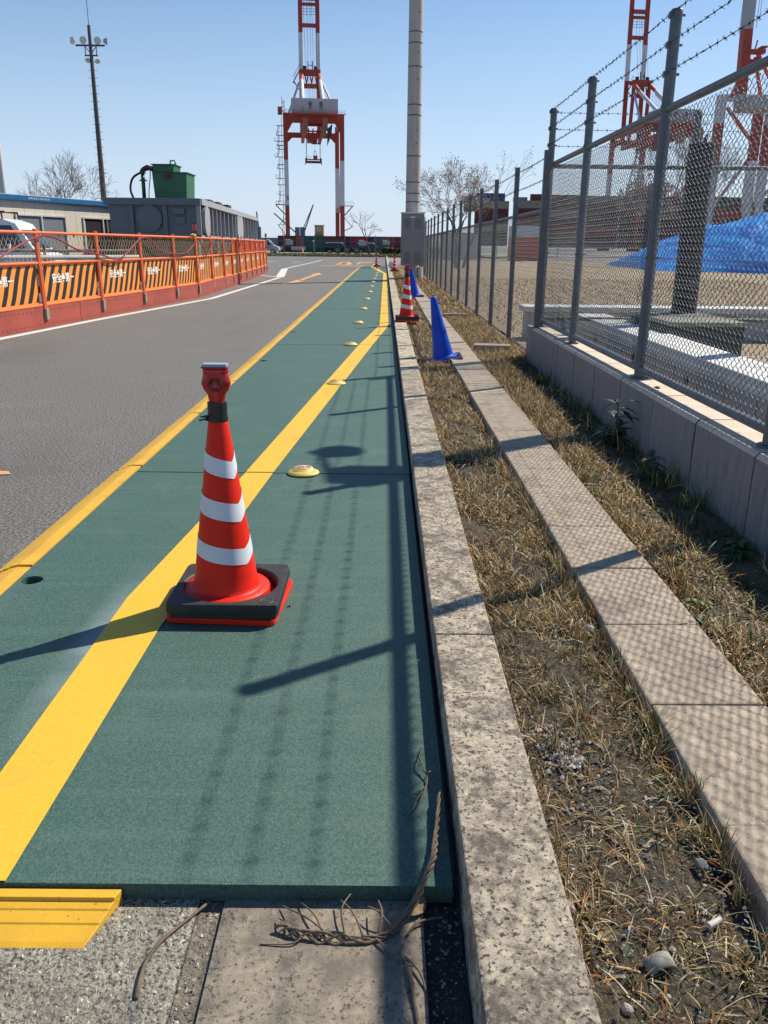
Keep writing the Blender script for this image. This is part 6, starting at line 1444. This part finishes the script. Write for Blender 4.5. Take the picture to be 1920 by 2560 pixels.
tg = MB(); P = smooth([(.108, 1.795, .046), (.098, 1.75, .050), (.098, 1.71, .060), (.112, 1.665, .050), (.108, 1.63, .048), (.098, 1.60, .050), (.09, 1.565, .052), (.062, 1.53, .046)], 6); tg.tube(P, .0019, 5)
P = smooth([(.076, 1.72, .046), (.09, 1.715, .055), (.102, 1.69, .05), (.116, 1.672, .058), (.122, 1.69, .05)], 5); tg.tube(P, .0014, 5); P = smooth([(.104, 1.63, .048), (.09, 1.60, .055), (.076, 1.595, .048), (.085, 1.612, .047), (.098, 1.615, .05)], 5); tg.tube(P, .0015, 5)
single('twig', tg, vinem, 'small curly tendril lying on the green mat near its right edge', 'twig', (.1, 1.65, .045))
g = MB(); g.lathe([(.006, 0), (.007, .004), (.005, .006), (.005, .001), (.006, 0)], n=12); single('metal_ring', g, galv, 'tiny metal ring on the mat right of the cone base', 'ring', (0, 0, 0)).location = (-.318, 2.64, .042)

# weeds with broad leaves
def weed(x, y, z, n, L, col, lab, seed, up=.5):
    r = random.Random(seed); V = []; F = []
    for i in range(n):
        a = r.uniform(0, 2 * pi); h0 = r.uniform(0, up * L * 1.6); l_ = L * r.uniform(.6, 1.1); w_ = l_ * .17; d = Vector((cos(a), sin(a), 0)); s_ = Vector((-sin(a), cos(a), 0)); p = Vector((0, 0, h0)); o = len(V); el = r.uniform(.1, .8)
        for k in range(5):
            t_ = k / 4; c = p + d * (l_ * t_) + Vector((0, 0, l_ * (el * t_ - .6 * t_ * t_))); ww = w_ * sin(pi * (t_ * .85 + .1)); V += [tuple(c - s_ * ww), tuple(c + s_ * ww)]
        F += [(o + 2 * k, o + 2 * k + 1, o + 2 * k + 3, o + 2 * k + 2) for k in range(4)]
    g = MB(); g.add(V, F, 0, True); g.cyl((0, 0, -.01), (0, 0, up * L * 1.6), .003, n=5)
    o = single('weed', g, mat('weed green %.3f' % col[1], col, tuple(c * .6 for c in col), 30, .6), lab, 'weed', (0, 0, 0), 'green weeds between path and wall'); o.location = (x, y, z)
weed(1.035, 2.50, .06, 26, .05, (.075, .13, .05), 'pale green feathery weed hanging over the right edge of the path', 1, .3)
weed(1.09, 2.62, .06, 14, .055, (.15, .24, .04), 'bright yellow green weed beside the path in the grass', 2, .3)
weed(1.44, 3.15, .06, 30, .08, (.05, .12, .035), 'green leafy weed in the shade near the foot of the wall', 3, .4)
weed(1.46, 5.1, .06, 30, .14, (.03, .06, .025), 'tall dark weed with narrow leaves against the shaded wall', 4, 1.2)
weed(1.44, 4.3, .06, 24, .10, (.035, .07, .03), 'dark weed low against the wall, nearer than the tall weed', 5, .8)
weed(.64, 4.55, .06, 20, .05, (.05, .12, .05), 'small green weed beside the left edge of the path', 6, .3)
g = MB(); g.lathe([(0, 0), (.12, .02), (.2, .1), (.22, .2), (.16, .34), (0, .4)], n=14)
single('plastic_bag', g, mat('bag white', (.7, .72, .75), rough=.4), 'white plastic bag lump just left of the grey cabinet', 'plastic bag', (0, 0, 0)).location = (.42, 44, .1)
g = MB(); g.lathe([(0, 0), (.10, .01), (.13, .05), (.08, .11), (0, .13)], n=12)
single('plastic_bag', g, mat('bag pale', (.62, .62, .62), rough=.6), 'crumpled white rag in the dry grass below the cabinet', 'rag', (0, 0, 0)).location = (.80, 30.2, .06)
